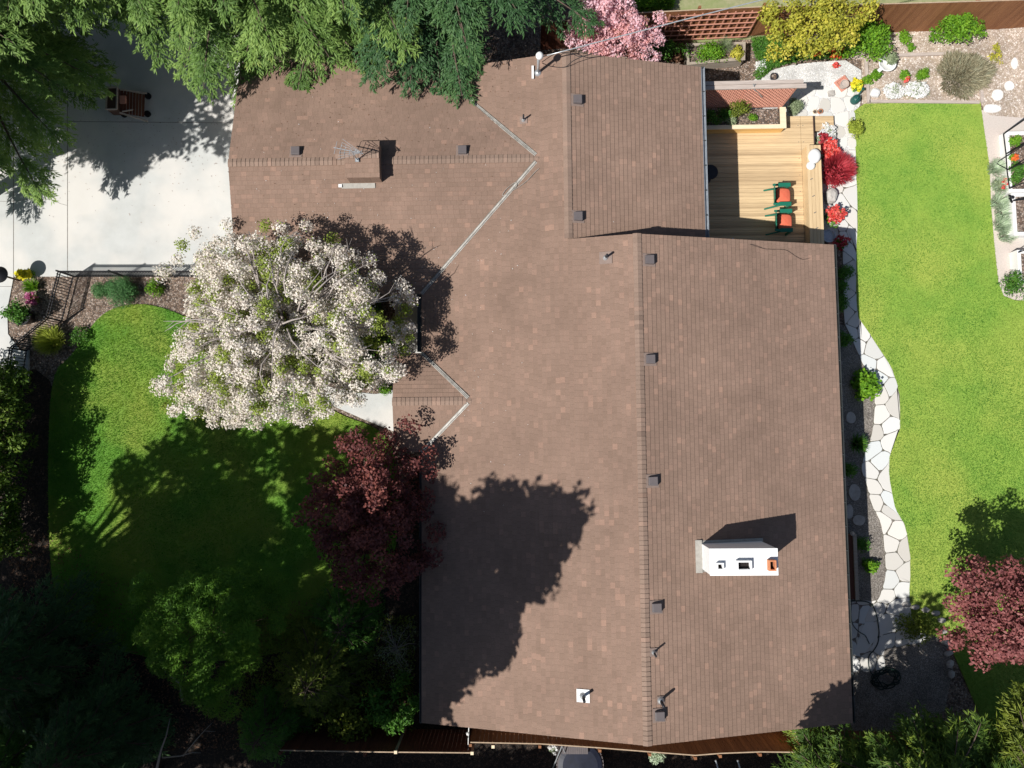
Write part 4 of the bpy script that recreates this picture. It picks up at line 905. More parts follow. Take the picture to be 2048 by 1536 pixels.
def rock(px, py, sx, sy, h, m, lb, z=0, seed=0, name='rock'):
    X, Y, _ = W(px, py, z); r_ = random.Random(seed); n = 12; vs = []
    ks = [1+r_.uniform(-.14, .14) for _ in range(n)]
    for k, zz in ((.96, -.03), (1.0, h*.45), (.84, h*.85), (.45, h)):
        for j in range(n): a = 2*math.pi*j/n; vs.append((X+sx*ks[j]*k*math.cos(a), Y+sy*ks[j]*k*math.sin(a), z+zz+r_.uniform(-.03, .03)*h))
    fs = [(i*n+j, i*n+(j+1) % n, (i+1)*n+(j+1) % n, (i+1)*n+j) for i in range(3) for j in range(n)]+[tuple(3*n+j for j in range(n))]
    return tag(MB().add(vs, fs).build(name, m), lb, 'rock')
rock(1748, 187, .2, .17, .16, 'whitestone', 'white boulder at the top left corner of the bright lawn', seed=3)
rock(1658, 395, .22, .27, .36, 'stone', 'mottled grey boulder between the red shrub and the red flowers', seed=5)
for i, (px, py) in enumerate(((1812, 1208), (1830, 1214), (1850, 1219), (1870, 1226), (1882, 1240))):
    rock(px, py, .15, .10, .09, 'stone', ('first', 'second', 'third', 'fourth', 'fifth')[i]+' flat edging stone from the left along the south end of the bright lawn', seed=20+i)
# edging boards in the dirt bed
for a, b, lb in (((1731, 120), (1737, 206), 'grey edging board between the patio and the dirt bed'), ((1738, 203), (1958, 205), 'grey edging board along the top of the bright lawn'), ((1738, 113), (1905, 107), 'weathered edging board behind the white bird bath'), ((1962, 180), (1964, 206), 'short cedar edging board by the lavender clump')):
    tag(MB().beam(W(*a, .03), W(*b, .03), .11, .09).build('edging_board', 'beamgrey'), lb, 'board', 'edging boards of the dirt bed')
# weathered trough
tz = .48; c = [W(*p, tz)[:2] for p in ((1374, 90), (1488, 87), (1487, 118), (1376, 128))]
tw = thing('trough_planter', 'weathered grey timber trough full of green plants below the trellis', 'planter', W(1430, 110, 0))
mb = MB()
for i in range(4):
    a, b = Vector(c[i]), Vector(c[(i+1) % 4]); mb.beam((a.x, a.y, tz/2), (b.x, b.y, tz/2), .06, tz); 
mb.build('side_boards', 'oldwood', tw)
mb = MB()
for i in range(4):
    a, b = Vector(c[i]), Vector(c[(i+1) % 4]); d = (b-a).normalized()*.05; mb.beam((a.x-d.x, a.y-d.y, tz+.012+.004*i), (b.x+d.x, b.y+d.y, tz+.012+.004*i), .1, .03)
mb.build('cap_board', 'oldwood', tw); MB().prism(c, .02, tz-.08).build('soil', 'soil', tw)
# bird bath
X, Y, _ = W(1777, 124, .35); q = thing('bird_bath', 'round white stone bowl with a spout and sage plant in the dirt bed', 'bird bath', (X, Y, 0))
MB().lathe((X, Y, 0), [(.20, 0), (.22, .1), (.31, .26), (.33, .30), (.29, .30), (.24, .22), (.02, .2)], 30).build('bowl', 'white', q, smooth=True); MB().box((X-.27, Y-.24, .28), (.2, .13, .05), rz=.7).build('spout', 'white', q, bevel=.01)
# clay tray, pots, watering can
X, Y, _ = W(1687, 166, .1); q = thing('clay_tray', 'square pink clay tray turned on its corner on the pale gravel', 'tray', (X, Y, 0), rot=.6)
mb = MB()
for s_ in (-1, 1): mb.box((s_*.2, 0, .05), (.06, .46, .08)); mb.box((0, s_*.2, .051), (.34, .06, .08))
mb.build('rim', 'brickpink', q, local=True); MB().box((0, 0, .02), (.34, .34, .02)).build('base', 'brickpink', q, local=True)
def pot(px, py, z, r, h, m, lb, soil='soil', name='flower_pot', zc=None):
    X, Y, _ = W(px, py, (zc if zc is not None else z+h)); q = thing(name, lb, 'pot', (X, Y, z))
    MB().lathe((X, Y, z), [(r*.72, .0), (r*.95, h*.85), (r*1.03, h*.86), (r*1.04, h), (r*.88, h), (r*.85, h*.8)], 26).build('pot_body', m, q, smooth=False); MB().lathe((X, Y, z+h*.72), [(r*.86, 0), (r*.84, .02)], 20).build('potting_soil', soil, q); return q
pot(1690, 167, .05, .15, .26, 'beamgrey', 'grey round pot standing on the square clay tray')
pot(1658, 471, .0, .24, .34, 'galv', 'round galvanised pot of dark soil at the south end of the bench', 'darkpipe')
pot(1666, 489, .0, .17, .26, 'brickpink', 'clay pot half hidden under the roof edge by the red flowers', 'darkpipe')
pot(1665, 430, .0, .22, .3, 'teal', 'dark teal pot under the red geraniums', 'soil')
pot(1641, 222, .0, .09, .12, 'terracotta', 'small orange pot beside the grey sage bush'); pot(1630, 223, .0, .08, .1, 'cedarcap', 'small cream pot beside the grey sage bush')
pot(1711, 252, .0, .24, .22, 'darkpipe', 'dark pot under the lime shrub at the lawn corner'); pot(42, 632, 0, .33, .42, 'black', 'large black pot with a green bush by the left driveway edge')
pot(1548, 152, 0, .13, .15, 'tarp', 'small blue pot where the patio gravel meets the clover')
X, Y, _ = W(1711, 199, .15); q = thing('watering_can', 'dark green watering can on the paving by the lawn corner', 'watering can', (X, Y, .03), rot=1.0)
MB().lathe((0, 0, 0), [(.15, 0), (.16, .03), (.14, .24), (.1, .28), (.04, .29)], 22).build('can_body', 'teal', q, smooth=True, local=True); MB().tube([(.12, 0, .06), (.26, 0, .2), (.36, 0, .3)], [.035, .025, .02], 10).lathe((.37, 0, .28), [(.03, 0), (.06, .04), (.02, .05)], 12).build('spout', 'teal', q, local=True)
MB().tube([(-.12, 0, .2), (-.18, 0, .32), (-.06, 0, .4), (.08, 0, .34), (.06, 0, .27)], .014, 8).build('handle', 'teal', q, local=True)
X, Y, _ = W(1663, 186, .1); q = tag(MB().box((X, Y, .07), (.22, .2, .09), rz=.15).box((X, Y, .12), (.14, .13, .03), rz=.15).build('stone_block', 'stone', bevel=.01), 'small square stone block on the patio south of the lattice shadow', 'block')
# white raised beds with black frames at the right border
def raised(px0, py0, px1, py1, z, lb, wl='white'):
    a = W(px0, py0, z); b = W(px1, py1, z); q = thing('raised_bed', lb, 'raised bed', (a[0], b[1], 0), 'white raised beds by the right garden path'); mb = MB(); t_ = .13
    mb.box((a[0]+t_/2, (a[1]+b[1])/2, z/2), (t_, a[1]-b[1], z)); mb.box((b[0]-t_/2, (a[1]+b[1])/2, z/2), (t_, a[1]-b[1], z)); mb.box(((a[0]+b[0])/2, a[1]-t_/2, z/2-.001), (b[0]-a[0]-2*t_, t_, z)); mb.box(((a[0]+b[0])/2, b[1]+t_/2, z/2-.001), (b[0]-a[0]-2*t_, t_, z))
    mb.build('side_boards', wl, q); MB().box(((a[0]+b[0])/2, (a[1]+b[1])/2, (z-.06)/2), (b[0]-a[0]-2*t_, a[1]-b[1]-2*t_, z-.06)).build('soil', 'soil', q); return q
raised(2011, 263, 2105, 384, .35, 'white raised bed under the black frame at the right edge')
raised(2023, 386, 2110, 470, .4, 'white raised bed just below the framed one'); raised(2034, 500, 2110, 566, .4, 'white raised bed lowest of the three at the right edge')
q = thing('greenhouse_hoop', 'thin black metal frame arching over the upper raised bed', 'frame', W(2020, 320, 0)); fz = 1.0
pts = [(2007, 268), (2012, 308), (2014, 340), (2019, 377)]
for a, b in zip(pts[:-1], pts[1:]): MB().beam(W(*a, .45), W(*b, .45), .03, .03).build('side_bar', 'iron', q)
for i, (a, c_) in enumerate(zip(pts, ((2062, 230), (2062, 282), (2062, 318), (2062, 360)))):
    MB().beam(W(*a, .45), W(*c_, 1.6), .035, .035).build('rafter', 'iron', q); MB().beam(W(*a, .0), W(*a, .46), .03, .03).build('leg', 'iron', q)
MB().beam(W(2062, 230, 1.6), W(2062, 360, 1.6), .03, .03).build('ridge_bar', 'iron', q)
MB().beam(W(1992, 326, .2), W(2062, 282, 1.6), .02, .02).beam(W(1992, 326, .2), W(2013, 338, .45), .02, .02).build('brace', 'iron', q)
q = thing('cold_frame', 'black angled bracket stand between the upper raised beds', 'stand', W(2028, 400, 0))
MB().beam(W(2020, 402, .3), W(2062, 396, .9), .06, .03).beam(W(2018, 390, .3), W(2024, 405, .5), .05, .05).build('arm', 'iron', q); MB().lathe(W(2022, 396, .3), [(.1, 0), (.12, .05), (.05, .12)], 12).build('foot', 'iron', q)
MB().beam(W(2037, 505, .5), W(2062, 495, 1.0), .03, .03).build('prop', 'iron', q)
# ================================================================ vegetation
def fir(name, label, base, Ht, R, zlo, nb, m, group=None, seed=1, blade=.17, wid=.042, spacing=.12, dens=1., lean=(0, 0), upc=.26, dr=.36, back=.45, pw=.75, cat='tree', bs=.032):
    global rng
    r = np.random.default_rng(seed); o = thing(name, label, cat, (base[0], base[1], 0), group)
    Vs = []; T = []; mb = MB(); B0 = np.array([base[0], base[1], 0.])
    top = B0+np.array([lean[0], lean[1], Ht])
    mb.tube([tuple(B0+(top-B0)*f) for f in (0, .25, .5, .75, 1)], [R*.06+.06, R*.05+.05, R*.035+.03, R*.02+.02, .02], 8)
    ga = 2.399963
    for i in range(nb):
        bt = r.uniform(-.14, .16)
        f = (i+.5)/nb; z = zlo+(Ht-zlo)*f*.97; az = i*ga+r.normal()*.25; h = np.array([math.cos(az), math.sin(az), 0.])
        L = R*((1-f)**pw)*(.72+.45*r.random())+.25
        b = B0+(top-B0)*(z/Ht); dn = dens*(back if h[1] > .45 else 1.)
        uu = upc*(.7+.6*r.random()); dd = dr*(.7+.6*r.random())
        pt = lambda t: b+h*L*t[:, None]+np.array([0, 0, 1.])*((uu*t-dd*t*t)*L)[:, None]
        tt = np.linspace(0, 1, 6); bp = pt(tt); mb.tube([tuple(q) for q in bp], [.012+.014*L*(1-t) for t in tt], 4, cap=False)
        n = max(4, int(L/spacing*dn)); t = np.sort(.12+.88*r.random(n)**.8); P = pt(t); sd = np.cross(h, [0, 0, 1.])
        for sgn in (-1, 1):
            ln = np.clip(L*.50*(1.08-t)*(.6+.7*r.random(n))+.16, .14, 1.15)
            D = unit(h*(.55+.35*t[:, None])+sd*sgn*(.95-.45*t[:, None])*(.7+.6*r.random((n, 1)))+np.array([0, 0, -.12])-np.array([0, 0, .22])*r.random((n, 1)))
            k = np.maximum((ln/bs).astype(int), 3); idx = np.repeat(np.arange(n), k); u = r.random(len(idx))
            q = P[idx]+D[idx]*(ln[idx]*u)[:, None]; q[:, 2] -= .25*ln[idx]*u*u
            sdd = unit(np.cross(D[idx], [0, 0, 1.])); sg2 = r.choice([-1., 1.], len(idx))[:, None]
            BD = unit(D[idx]*.85+sdd*sg2*.6+r.normal(size=(len(idx), 3))*.25+np.array([0, 0, -.25]))
            N = unit(np.array([0, 0, 1.])+r.normal(size=(len(idx), 3))*.45)
            bl = blade*(.6+.7*r.random(len(idx)))
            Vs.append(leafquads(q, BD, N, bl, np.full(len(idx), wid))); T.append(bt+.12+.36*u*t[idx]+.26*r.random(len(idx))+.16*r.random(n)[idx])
    quads('crown', np.concatenate(Vs), m, o, np.concatenate(T)); mb.build('trunk', 'trunk', o, smooth=True); return o
gN = 'tall firs along the north west boundary'
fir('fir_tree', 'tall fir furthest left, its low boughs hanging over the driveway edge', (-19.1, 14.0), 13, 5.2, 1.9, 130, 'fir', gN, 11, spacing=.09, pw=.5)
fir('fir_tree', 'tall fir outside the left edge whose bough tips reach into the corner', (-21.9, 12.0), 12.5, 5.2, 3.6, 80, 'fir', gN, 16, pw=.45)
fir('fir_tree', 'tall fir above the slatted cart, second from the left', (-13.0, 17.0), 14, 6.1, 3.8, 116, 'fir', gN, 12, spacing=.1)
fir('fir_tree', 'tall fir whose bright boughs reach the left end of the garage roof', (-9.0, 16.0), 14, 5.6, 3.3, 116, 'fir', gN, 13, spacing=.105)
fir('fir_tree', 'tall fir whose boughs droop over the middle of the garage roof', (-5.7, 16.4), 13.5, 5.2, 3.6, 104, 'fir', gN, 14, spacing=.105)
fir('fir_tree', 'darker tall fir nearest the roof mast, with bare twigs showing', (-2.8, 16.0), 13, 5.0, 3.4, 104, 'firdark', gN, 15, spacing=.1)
# ---- shade trees standing just outside the view (south west and south): crowns at real heights, they throw the big shadows
VEIL = [(Wp([(250, 1250), (330, 1140), (440, 1110), (520, 1160), (580, 1270), (580, 1380), (500, 1430), (400, 1350), (280, 1310)], 3.6), 3.6, 1.),
        (Wp([(575, 1290), (640, 1235), (700, 1245), (735, 1300), (700, 1370), (600, 1390)], 1.8), 1.8, 1.)]
VEIL2 = [(Wp([(1590, 1480), (1700, 1440), (1780, 1385), (1860, 1375), (1960, 1440), (2060, 1420), (2060, 1640), (1590, 1640)], 4.5), 4.5, .75)]
VEIL3 = [(Wp([(5, -100), (200, -100), (200, 300), (100, 345), (5, 345)], 4.3), 4.3, .85), (Wp([(-200, -100), (5, -100), (5, 300), (-200, 300)], 6), 6., .2)]
def shade_mask(poly, zs, n, tlo, thi, inset=.35, roof=False, veil=()):
    P = []; g = 0; wp = Wp(poly, zs) if not roof else [W(a, b, roofz(*W(a, b, 3.7)[:2]))[:2] for a, b in poly]
    xs = [p[0] for p in wp]; ys = [p[1] for p in wp]
    while len(P) < n and g < n*60:
        g += 1; x = random.uniform(min(xs), max(xs)); y = random.uniform(min(ys), max(ys))
        if not inpoly(np.array([x]), np.array([y]), wp)[0]: continue
        bad = any(not inpoly(np.array([x+inset*math.cos(a)]), np.array([y+inset*math.sin(a)]), wp)[0] for a in (0, 1.57, 3.14, 4.71))
        if bad: continue
        z0 = roofz(x, y) if roof else zs
        for _ in range(8):
            t = random.uniform(tlo, thi)
            if any(random.random() < pr and inpoly(np.array([x-SD[0]*(zq-z0)]), np.array([y-SD[1]*(zq-z0)]), vp)[0] for vp, zq, pr in veil): break
            c = (x-SD[0]*(t-z0), y-SD[1]*(t-z0), t); u, v = PX(*c)
            if u < -100 or u > 2150 or v > 1650: P.append(c); break
    return P
roofm = [(800, 1440), (880, 1415), (930, 1372), (955, 1332), (1002, 1335), (1030, 1260), (1022, 1195), (1098, 1190), (1112, 1115), (1155, 1065), (1170, 1000), (1110, 958), (1000, 958), (950, 985), (905, 1010), (880, 960), (845, 930), (800, 930)]
gm = [(255, 1040), (225, 960), (235, 905), (262, 890), (290, 905), (300, 880), (335, 840), (375, 835), (400, 800), (440, 795), (480, 850), (560, 850), (640, 835), (700, 845), (790, 850), (850, 900), (860, 1560), (-50, 1560), (-50, 1060), (150, 1040), (200, 1060), (235, 1080)]
mm = [(560, 990), (640, 950), (700, 1000), (790, 1010), (850, 1030), (900, 1090), (860, 1240), (620, 1240), (560, 1100)]
low = [(-60, 1130), (250, 1130), (420, 1090), (560, 1110), (640, 1200), (850, 1230), (850, 1600), (-60, 1600)]
sp = shade_mask(roofm, 0, 520, 8.5, 14, .16, True)+shade_mask(gm, 0, 720, 8, 13, .34, veil=VEIL)+shade_mask(mm, 4.4, 120, 9, 13, .1)+shade_mask(low, 4., 560, 8.5, 13, .2, veil=VEIL)
sp += shade_mask([(560, 1512), (1640, 1520), (1640, 1640), (560, 1640)], 0, 480, 4, 9, .05)
se = shade_mask([(1745, 1300), (1800, 1265), (1830, 1160), (1880, 1190), (1920, 1250), (2060, 1300), (2100, 1600), (1690, 1600), (1700, 1400)], 0, 240, 6, 9.5, .25, veil=VEIL2)
se += shade_mask([(1735, 1240), (1800, 1200), (1840, 1240), (1800, 1280), (1740, 1290)], 0, 9, 6, 9, .1)
se += shade_mask([(1590, 1450), (1640, 1440), (1660, 1405), (1695, 1375), (1715, 1450)], 0, 30, 6, 8, .05, True)
def shade_trees(pts, trunks, labels, seed):
    pts = np.array(pts); tr_ = np.array(trunks); own = np.argmin(((pts[:, None, :2]-tr_[None])**2).sum(2), 1)
    for i, (tx, ty) in enumerate(trunks):
        c = pts[own == i]
        if len(c) < 5: continue
        o = thing('tall_tree', labels[i], 'tree', (tx, ty, 0), 'tall trees outside the south west boundary')
        V, idx = blob_leaves(c, np.full(len(c), .5), 60, .26, .6, .8)
        if seed == 5: V, idx = blob_leaves(c, np.full(len(c), .5), 75, .13, .55, .8)
        quads('crown', V, 'mleaf', o, rng.random(len(V)))
        mb = MB(); limbs(mb, (tx, ty, -.2), c, .28, min(40, len(c)), first=.45); mb.build('trunk', 'trunk', o, smooth=True)
shade_trees(sp, [(-10.8, -13.2), (-15.5, -14.5), (-20.5, -11), (-22.3, -9), (-3, -17), (1.5, -15.5), (6.5, -15.5)], ['tall leafy tree %s' % k for k in ('whose crown shades the roof slope west of the ridge', 'south of the left dark fence, shading the pine', 'in the far south west corner, shading the lawn', 'west of the hedge bushes beyond the left border', 'behind the fence joint south of the gable', 'beyond the round tub in the south yard', 'beyond the pale bars in the south yard')], 3)
shade_trees(se, [(10.5, -14.8), (13.5, -14.6)], ['tall leafy tree beyond the south fence near the pale bars', 'tall leafy tree beyond the south fence near the pines'], 4)
vl = [p for vp, zq, _pr in VEIL for p in shade_mask([(vp_u, vp_v) for vp_u, vp_v in ([(250, 1250), (330, 1140), (440, 1110), (520, 1160), (580, 1270), (580, 1380), (500, 1430), (400, 1350), (280, 1310)] if zq > 3 else [(575, 1290), (640, 1235), (700, 1245), (735, 1300), (700, 1370), (600, 1390)])], zq, 105 if zq > 3 else 30, 8.5, 12, .0)]
shade_trees(vl, [(-17.8, -12.6)], ['slender thin leaved tree beyond the south west corner'], 5)  # unseen sparse crown, added to filter sun over pine and olive bush
sw = shade_mask([(150, 110), (165, 250), (215, 300), (262, 350), (300, 300), (350, 296), (400, 312), (430, 300), (480, 300), (480, 110)], 0, 330, 6, 10.5, .06, veil=VEIL3)
shade_trees(sw, [(-20.8, 8.8)], ['tall leafy tree left of the view beside the driveway'], 6)
# ---- white blossom tree
def blt(t, V, ct): 
    return np.where(ct < .22, t*.17, .2+t*.8)
o = thing('blossom_tree', 'large spreading tree covered in white pink blossom in the front garden', 'tree', W(590, 700, 0))
cs, rs = subblobs((-6.9, 3.15, 5.0), (3.65, 3.0, 1.45), 660, .25, shell=.12, zb=.4, gap=.5)
c2, r2 = subblobs((-8.7, 3.0, 3.8), (3.1, 3.1, 1.3), 270, .27, shell=.2, zb=.3, gap=.2)
c3 = np.array([(W(px, py, z)) for px, py, z in [(345, 735, 2.6), (362, 745, 2.5), (380, 742, 2.5), (455, 800, 2.4), (460, 822, 2.3), (468, 842, 2.2), (478, 812, 2.4), (500, 815, 2.6), (525, 825, 2.6), (545, 832, 2.5), (580, 830, 2.6), (600, 822, 2.7), (640, 825, 2.6), (335, 640, 3), (325, 600, 3), (315, 575, 3.2), (330, 545, 3.3), (355, 520, 3.4), (365, 490, 3.5), (390, 465, 3.6), (455, 450, 3.8), (700, 790, 3), (740, 770, 3), (770, 760, 3.1), (715, 775, 3.1), (690, 770, 3.2), (680, 800, 2.9), (750, 745, 3.3), (720, 800, 2.8), (660, 815, 2.8), (730, 745, 3.4), (620, 835, 2.6), (800, 570, 4.6), (815, 585, 4.6), (790, 600, 4.5), (812, 620, 4.4), (798, 640, 4.3), (818, 655, 4.2), (800, 675, 4.1), (785, 700, 3.9), (806, 700, 3.8), (780, 655, 4.4), (822, 600, 4.5), (665, 480, 4.9), (645, 500, 4.8), (705, 510, 4.9), (740, 520, 5), (560, 455, 4.7), (530, 452, 4.6)]])
cs = np.concatenate([cs, c2, c3]); rs = np.concatenate([rs, r2, np.full(len(c3), .26)])
kp = np.array([c[0] < -3.45+.1*(c[1]-3) and c[0] > -11.6 and c[1] > .3 for c in cs]); cs = cs[kp]; rs = rs[kp]          # crown stops short of the porch roof
V, idx = blob_leaves(cs, rs, 175, .06, .9, .8, shell=.15)
ct = rng.random(len(cs)); t = blt(ct[idx]*.35+rng.random(len(idx))*.65, V, np.where(rng.random(len(idx)) < .07, 0., ct[idx])); quads('crown', V, 'blossom', o, t)
mb = MB(); limbs(mb, W(590, 690, 0), cs, .2, 130, 5, first=.42, top=(-6.9, 3.2, 6.0))
for i in range(34):                       # bare pale branch ends arching through the top of the crown
    a = random.uniform(0, 6.28); r0 = random.uniform(.3, 2.2); L_ = random.uniform(.7, 1.5); x0, y0 = -7.0+r0*math.cos(a)*1.15, 3.15+r0*math.sin(a)*.95; zz0 = 6.4-.14*r0*r0; tw = random.uniform(-.5, .5)
    P_ = [(x0+L_*f*math.cos(a+tw*f), y0+L_*f*math.sin(a+tw*f), zz0+.12*math.sin(3.14*f)-.25*f*L_) for f in (0, .33, .66, 1)]
    mb.tube([(x0-.5*math.cos(a), y0-.5*math.sin(a), zz0-.5)]+P_, [.028, .024, .018, .012, .005], 5, cap=False)
    for f in (1, 2): mb.tube([P_[f], (P_[f][0]+.3*math.cos(a+.8), P_[f][1]+.3*math.sin(a+.8), P_[f][2]+.02)], [.011, .004], 4, cap=False)
mb.build('trunk', 'greybark', o, smooth=True)
# ---- other trees
plant('maple_tree', 'purple leaved maple in the shade touching the west eave', 'tree', W(745, 1050, 0), (-4.75, -2.45, 3.5), (2.2, 2.75, 1.75), 'maple', leaf=.095, per=80, n=300, r=.27, aspect=.75, k=40, r0=.12, gap=.08, shell=.15, zb=.5)
plant('pine_tree', 'rounded blue green pine with puffy clumps on the shaded lawn', 'tree', W(440, 1240, 0), W(420, 1252, 3.2), (2.3, 2.1, 1.4), 'pine', leaf=.12, per=430, n=110, r=.31, aspect=.18, k=34, shell=.72, zb=1.0)
fir('cedar_bush', 'olive yellow conifer bush between the blue pine and the house', W(655, 1330, 0), 2.7, 1.55, .3, 60, 'olive', None, 21, blade=.13, wid=.035, cat='shrub', back=1)
fir('cedar_bush', 'small olive conifer at the lower right of the blue pine', W(560, 1430, 0), 2.6, 1.1, .3, 46, 'mleaf', None, 22, blade=.13, wid=.035, cat='shrub', back=1)
fir('cedar_bush', 'dark green conifer left of the olive bush near the fence', W(700, 1240, 0), 1.6, 1.2, .2, 40, 'mleaf', None, 23, blade=.12, wid=.03, cat='shrub', back=1)
fir('dark_conifer', 'dark spreading conifer at the far lower left of the garden', W(95, 1290, 0), 5.0, 2.6, .8, 60, 'firdark', 'dark conifers in the lower left corner', 24, back=1)
fir('dark_conifer', 'dark conifer at the bottom left edge beside the dead branches', W(240, 1440, 0), 4.6, 2.3, .6, 56, 'firdark', 'dark conifers in the lower left corner', 25, back=1)
fir('dark_conifer', 'lowest dark conifer in the very bottom left corner', W(70, 1500, 0), 4.2, 2.2, .6, 50, 'mleaf', 'dark conifers in the lower left corner', 26, back=1)
plant('rhododendron', 'broad dark shrub with pale leaf tips beside the south west house corner', 'shrub', W(790, 1400, 0), W(790, 1408, .95), (.95, .85, .6), 'mleaf', leaf=.16, per=26, n=60, r=.22, aspect=.4, k=14, shell=.5)
plant('grey_shrub', 'wispy grey twiggy shrub against the west wall in shade', 'shrub', W(790, 1300, 0), W(792, 1290, .8), (.75, 1.2, .5), 'sage', leaf=.07, per=24, n=46, r=.22, aspect=.3, k=20, bark='greybark')
plant('shrub', 'dark small shrub left of the rhododendron by the south fence', 'shrub', W(690, 1440, 0), W(690, 1442, .8), (.9, .7, .5), 'olive', leaf=.12, per=30, n=40, r=.22, k=10)
q = thing('dead_tree', 'bare grey dead branches forking in the dark lower left corner', 'tree', W(310, 1500, 0)); mb = MB()
B = Vector(W(312, 1545, 1.0)); mb.tube([W(320, 1540, 0), B, W(322, 1500, 2.), W(333, 1470, 2.6), W(340, 1437, 3.)], [.07, .055, .035, .025, .01], 6)
mb.tube([W(325, 1515, 1.6), W(360, 1512, 2.2), W(385, 1505, 2.5), W(402, 1506, 2.6)], [.03, .022, .015, .008], 5).tube([W(366, 1512, 2.2), W(392, 1480, 2.7), W(408, 1462, 2.9), W(430, 1463, 3.0)], [.022, .018, .012, .008], 5).tube([W(408, 1462, 2.9), W(425, 1445, 3.1)], [.012, .006], 5)
mb.tube([W(312, 1312, 1.8), W(326, 1340, 1.7), W(345, 1355, 1.6), W(360, 1368, 1.2), W(365, 1400, 0)], [.008, .02, .03, .035, .05], 6); mb.build('branches', 'deadwood', q, smooth=True)
ghd = 'leafy hedge bushes at the left edge'
for i, (py, lb) in enumerate(((765, 'leafy hedge bush at the left edge just below the white steps'), (822, 'second leafy hedge bush down the left edge'), (880, 'third leafy hedge bush down the left edge, brightest leaves'), (938, 'fourth leafy hedge bush down the left edge'), (1000, 'fifth leafy hedge bush down the left edge'), (1065, 'sixth and lowest leafy hedge bush, half in tree shade'))):
    b = W(12, py, 1.0); plant('hedge_bush', lb, 'hedge', (b[0]-.55, b[1], 0), (b[0]-.5, b[1], 1.65), (1.5, .8, 1.3), 'hedge', leaf=.13, per=60, n=110, r=.27, aspect=.5, k=10, group=ghd, shell=.5, zb=.6)
# east trees
plant('red_maple', 'bright reddish pink maple at the right edge below the big lawn', 'tree', W(1975, 1240, 0), (15.1, -5.65, 3.0), (1.9, 1.7, 1.35), 'redmaple', leaf=.10, per=70, n=240, r=.26, aspect=.75, k=40, r0=.1, gap=.35, shell=.35, zb=.6)
fir('tipped_pine', 'pine with bright yellow green shoot tips at the bottom right', (12.3, -11.3), 5.2, 2.8, 2.3, 70, 'tippine', 'yellow tipped pines in the bottom right corner', 31, blade=.2, wid=.035, upc=.5, dr=.35, back=1., spacing=.12, pw=.45)
fir('tipped_pine', 'darker pine filling the bottom right corner under the red maple', (15.6, -11.7), 5.0, 3.0, 2.0, 70, 'olive', 'yellow tipped pines in the bottom right corner', 32, blade=.2, wid=.035, upc=.45, dr=.35, back=1., spacing=.12, pw=.45)
fir('tipped_pine', 'low yellow tipped pine beside the short sunlit fence panel', (9.9, -11.3), 3.8, 1.9, 1.2, 56, 'tippine', 'yellow tipped pines in the bottom right corner', 33, blade=.18, wid=.035, upc=.5, dr=.3, back=1., pw=.9)
# north garden
o_, _ = plant('pink_blossom_tree', 'small tree in full pink blossom at the north fence', 'tree', W(1235, 105, 0), W(1232, 70, 2.6), (1.75, .85, .7), 'pinkbl', leaf=.07, per=95, n=150, r=.2, aspect=.85, k=30, shell=.2, gap=.5)
plant('pink_blossom_tree', 'paler pink blossom tree beyond the fence, cut by the top edge', 'tree', W(1215, 40, 0), W(1212, 6, 2.9), (1.0, .9, .7), 'pinkbl', leaf=.085, per=70, n=80, r=.22, aspect=.85, k=18, shell=.2, tintfn=lambda t, V, c: .35+.65*t)
plant('yellow_shrub_tree', 'broad yellow green leafed shrub tree at the north fence', 'tree', W(1640, 78, 0), W(1620, 44, 2.0), (2.0, 1.15, .8), 'yleaf', leaf=.10, per=52, n=170, r=.22, aspect=.6, k=44, shell=.3, gap=.5)
plant('lime_shrub', 'dense bright green shrub at the right foot of the yellow tree', 'shrub', W(1720, 88, 0), W(1728, 80, .7), (.95, .62, .5), 'gleaf', leaf=.10, per=44, n=80, r=.2, k=10, shell=.5)
plant('lime_shrub', 'bright green bush climbing the brown fence right of the yellow tree', 'shrub', W(1905, 68, 0), W(1912, 55, .7), (.85, .5, .42), 'gleaf', leaf=.09, per=40, n=60, r=.18, k=10, shell=.5, gap=.3)
plant('green_shrub', 'small dark green shrub under the pink blossom by the roof edge', 'shrub', W(1300, 110, 0), W(1310, 104, .6), (1.2, .35, .35), 'mleaf', leaf=.09, per=30, n=50, r=.18, k=6)
def cover(name, label, poly, n, h, m, leaf=.07, aspect=.5, cat='ground cover', dens=None):
    wp = Wp(poly); xs = [p[0] for p in wp]; ys = [p[1] for p in wp]
    X = rng.uniform(min(xs), max(xs), n*3); Y = rng.uniform(min(ys), max(ys), n*3); k = inpoly(X, Y, wp); X = X[k][:n]; Y = Y[k][:n]
    c = .5+.5*np.sin(X*5.1+Y*3.3)*np.sin(Y*6.7-X*2.1); Z = h*(.25+.75*rng.random(len(X)))*(.45+.55*c)
    N = unit(rng.normal(size=(len(X), 3))*.5+np.array([0, 0, 1.])); V = leafquads(np.stack([X, Y, Z], 1), rdir(len(X)), N, leaf*(.6+.8*rng.random(len(X))), leaf*aspect*(.6+.8*rng.random(len(X))))
    o = quads(name, V, m, None, rng.random(len(X))*.6+.4*c); tag(o, label, cat, kind='stuff'); return o
cover('clover', 'low bright green ground cover between the trough and the pale gravel', [(1500, 80), (1560, 70), (1640, 100), (1690, 105), (1690, 117), (1600, 122), (1545, 138), (1515, 162), (1505, 150), (1520, 130), (1508, 112)], 9000, .22, 'mleaf')
cover('white_flowers', 'drift of tiny white flowers spilling onto the pale gravel', [(1512, 128), (1528, 122), (1530, 138), (1520, 150), (1512, 145)], 900, .16, 'whitefl', .06, .9)
cover('grass', 'tall fresh grass in the neighbouring yard beside the pink tree', [(1262, -20), (1345, -20), (1345, 18), (1262, 22)], 5000, .35, 'gleaf', .16, .2)
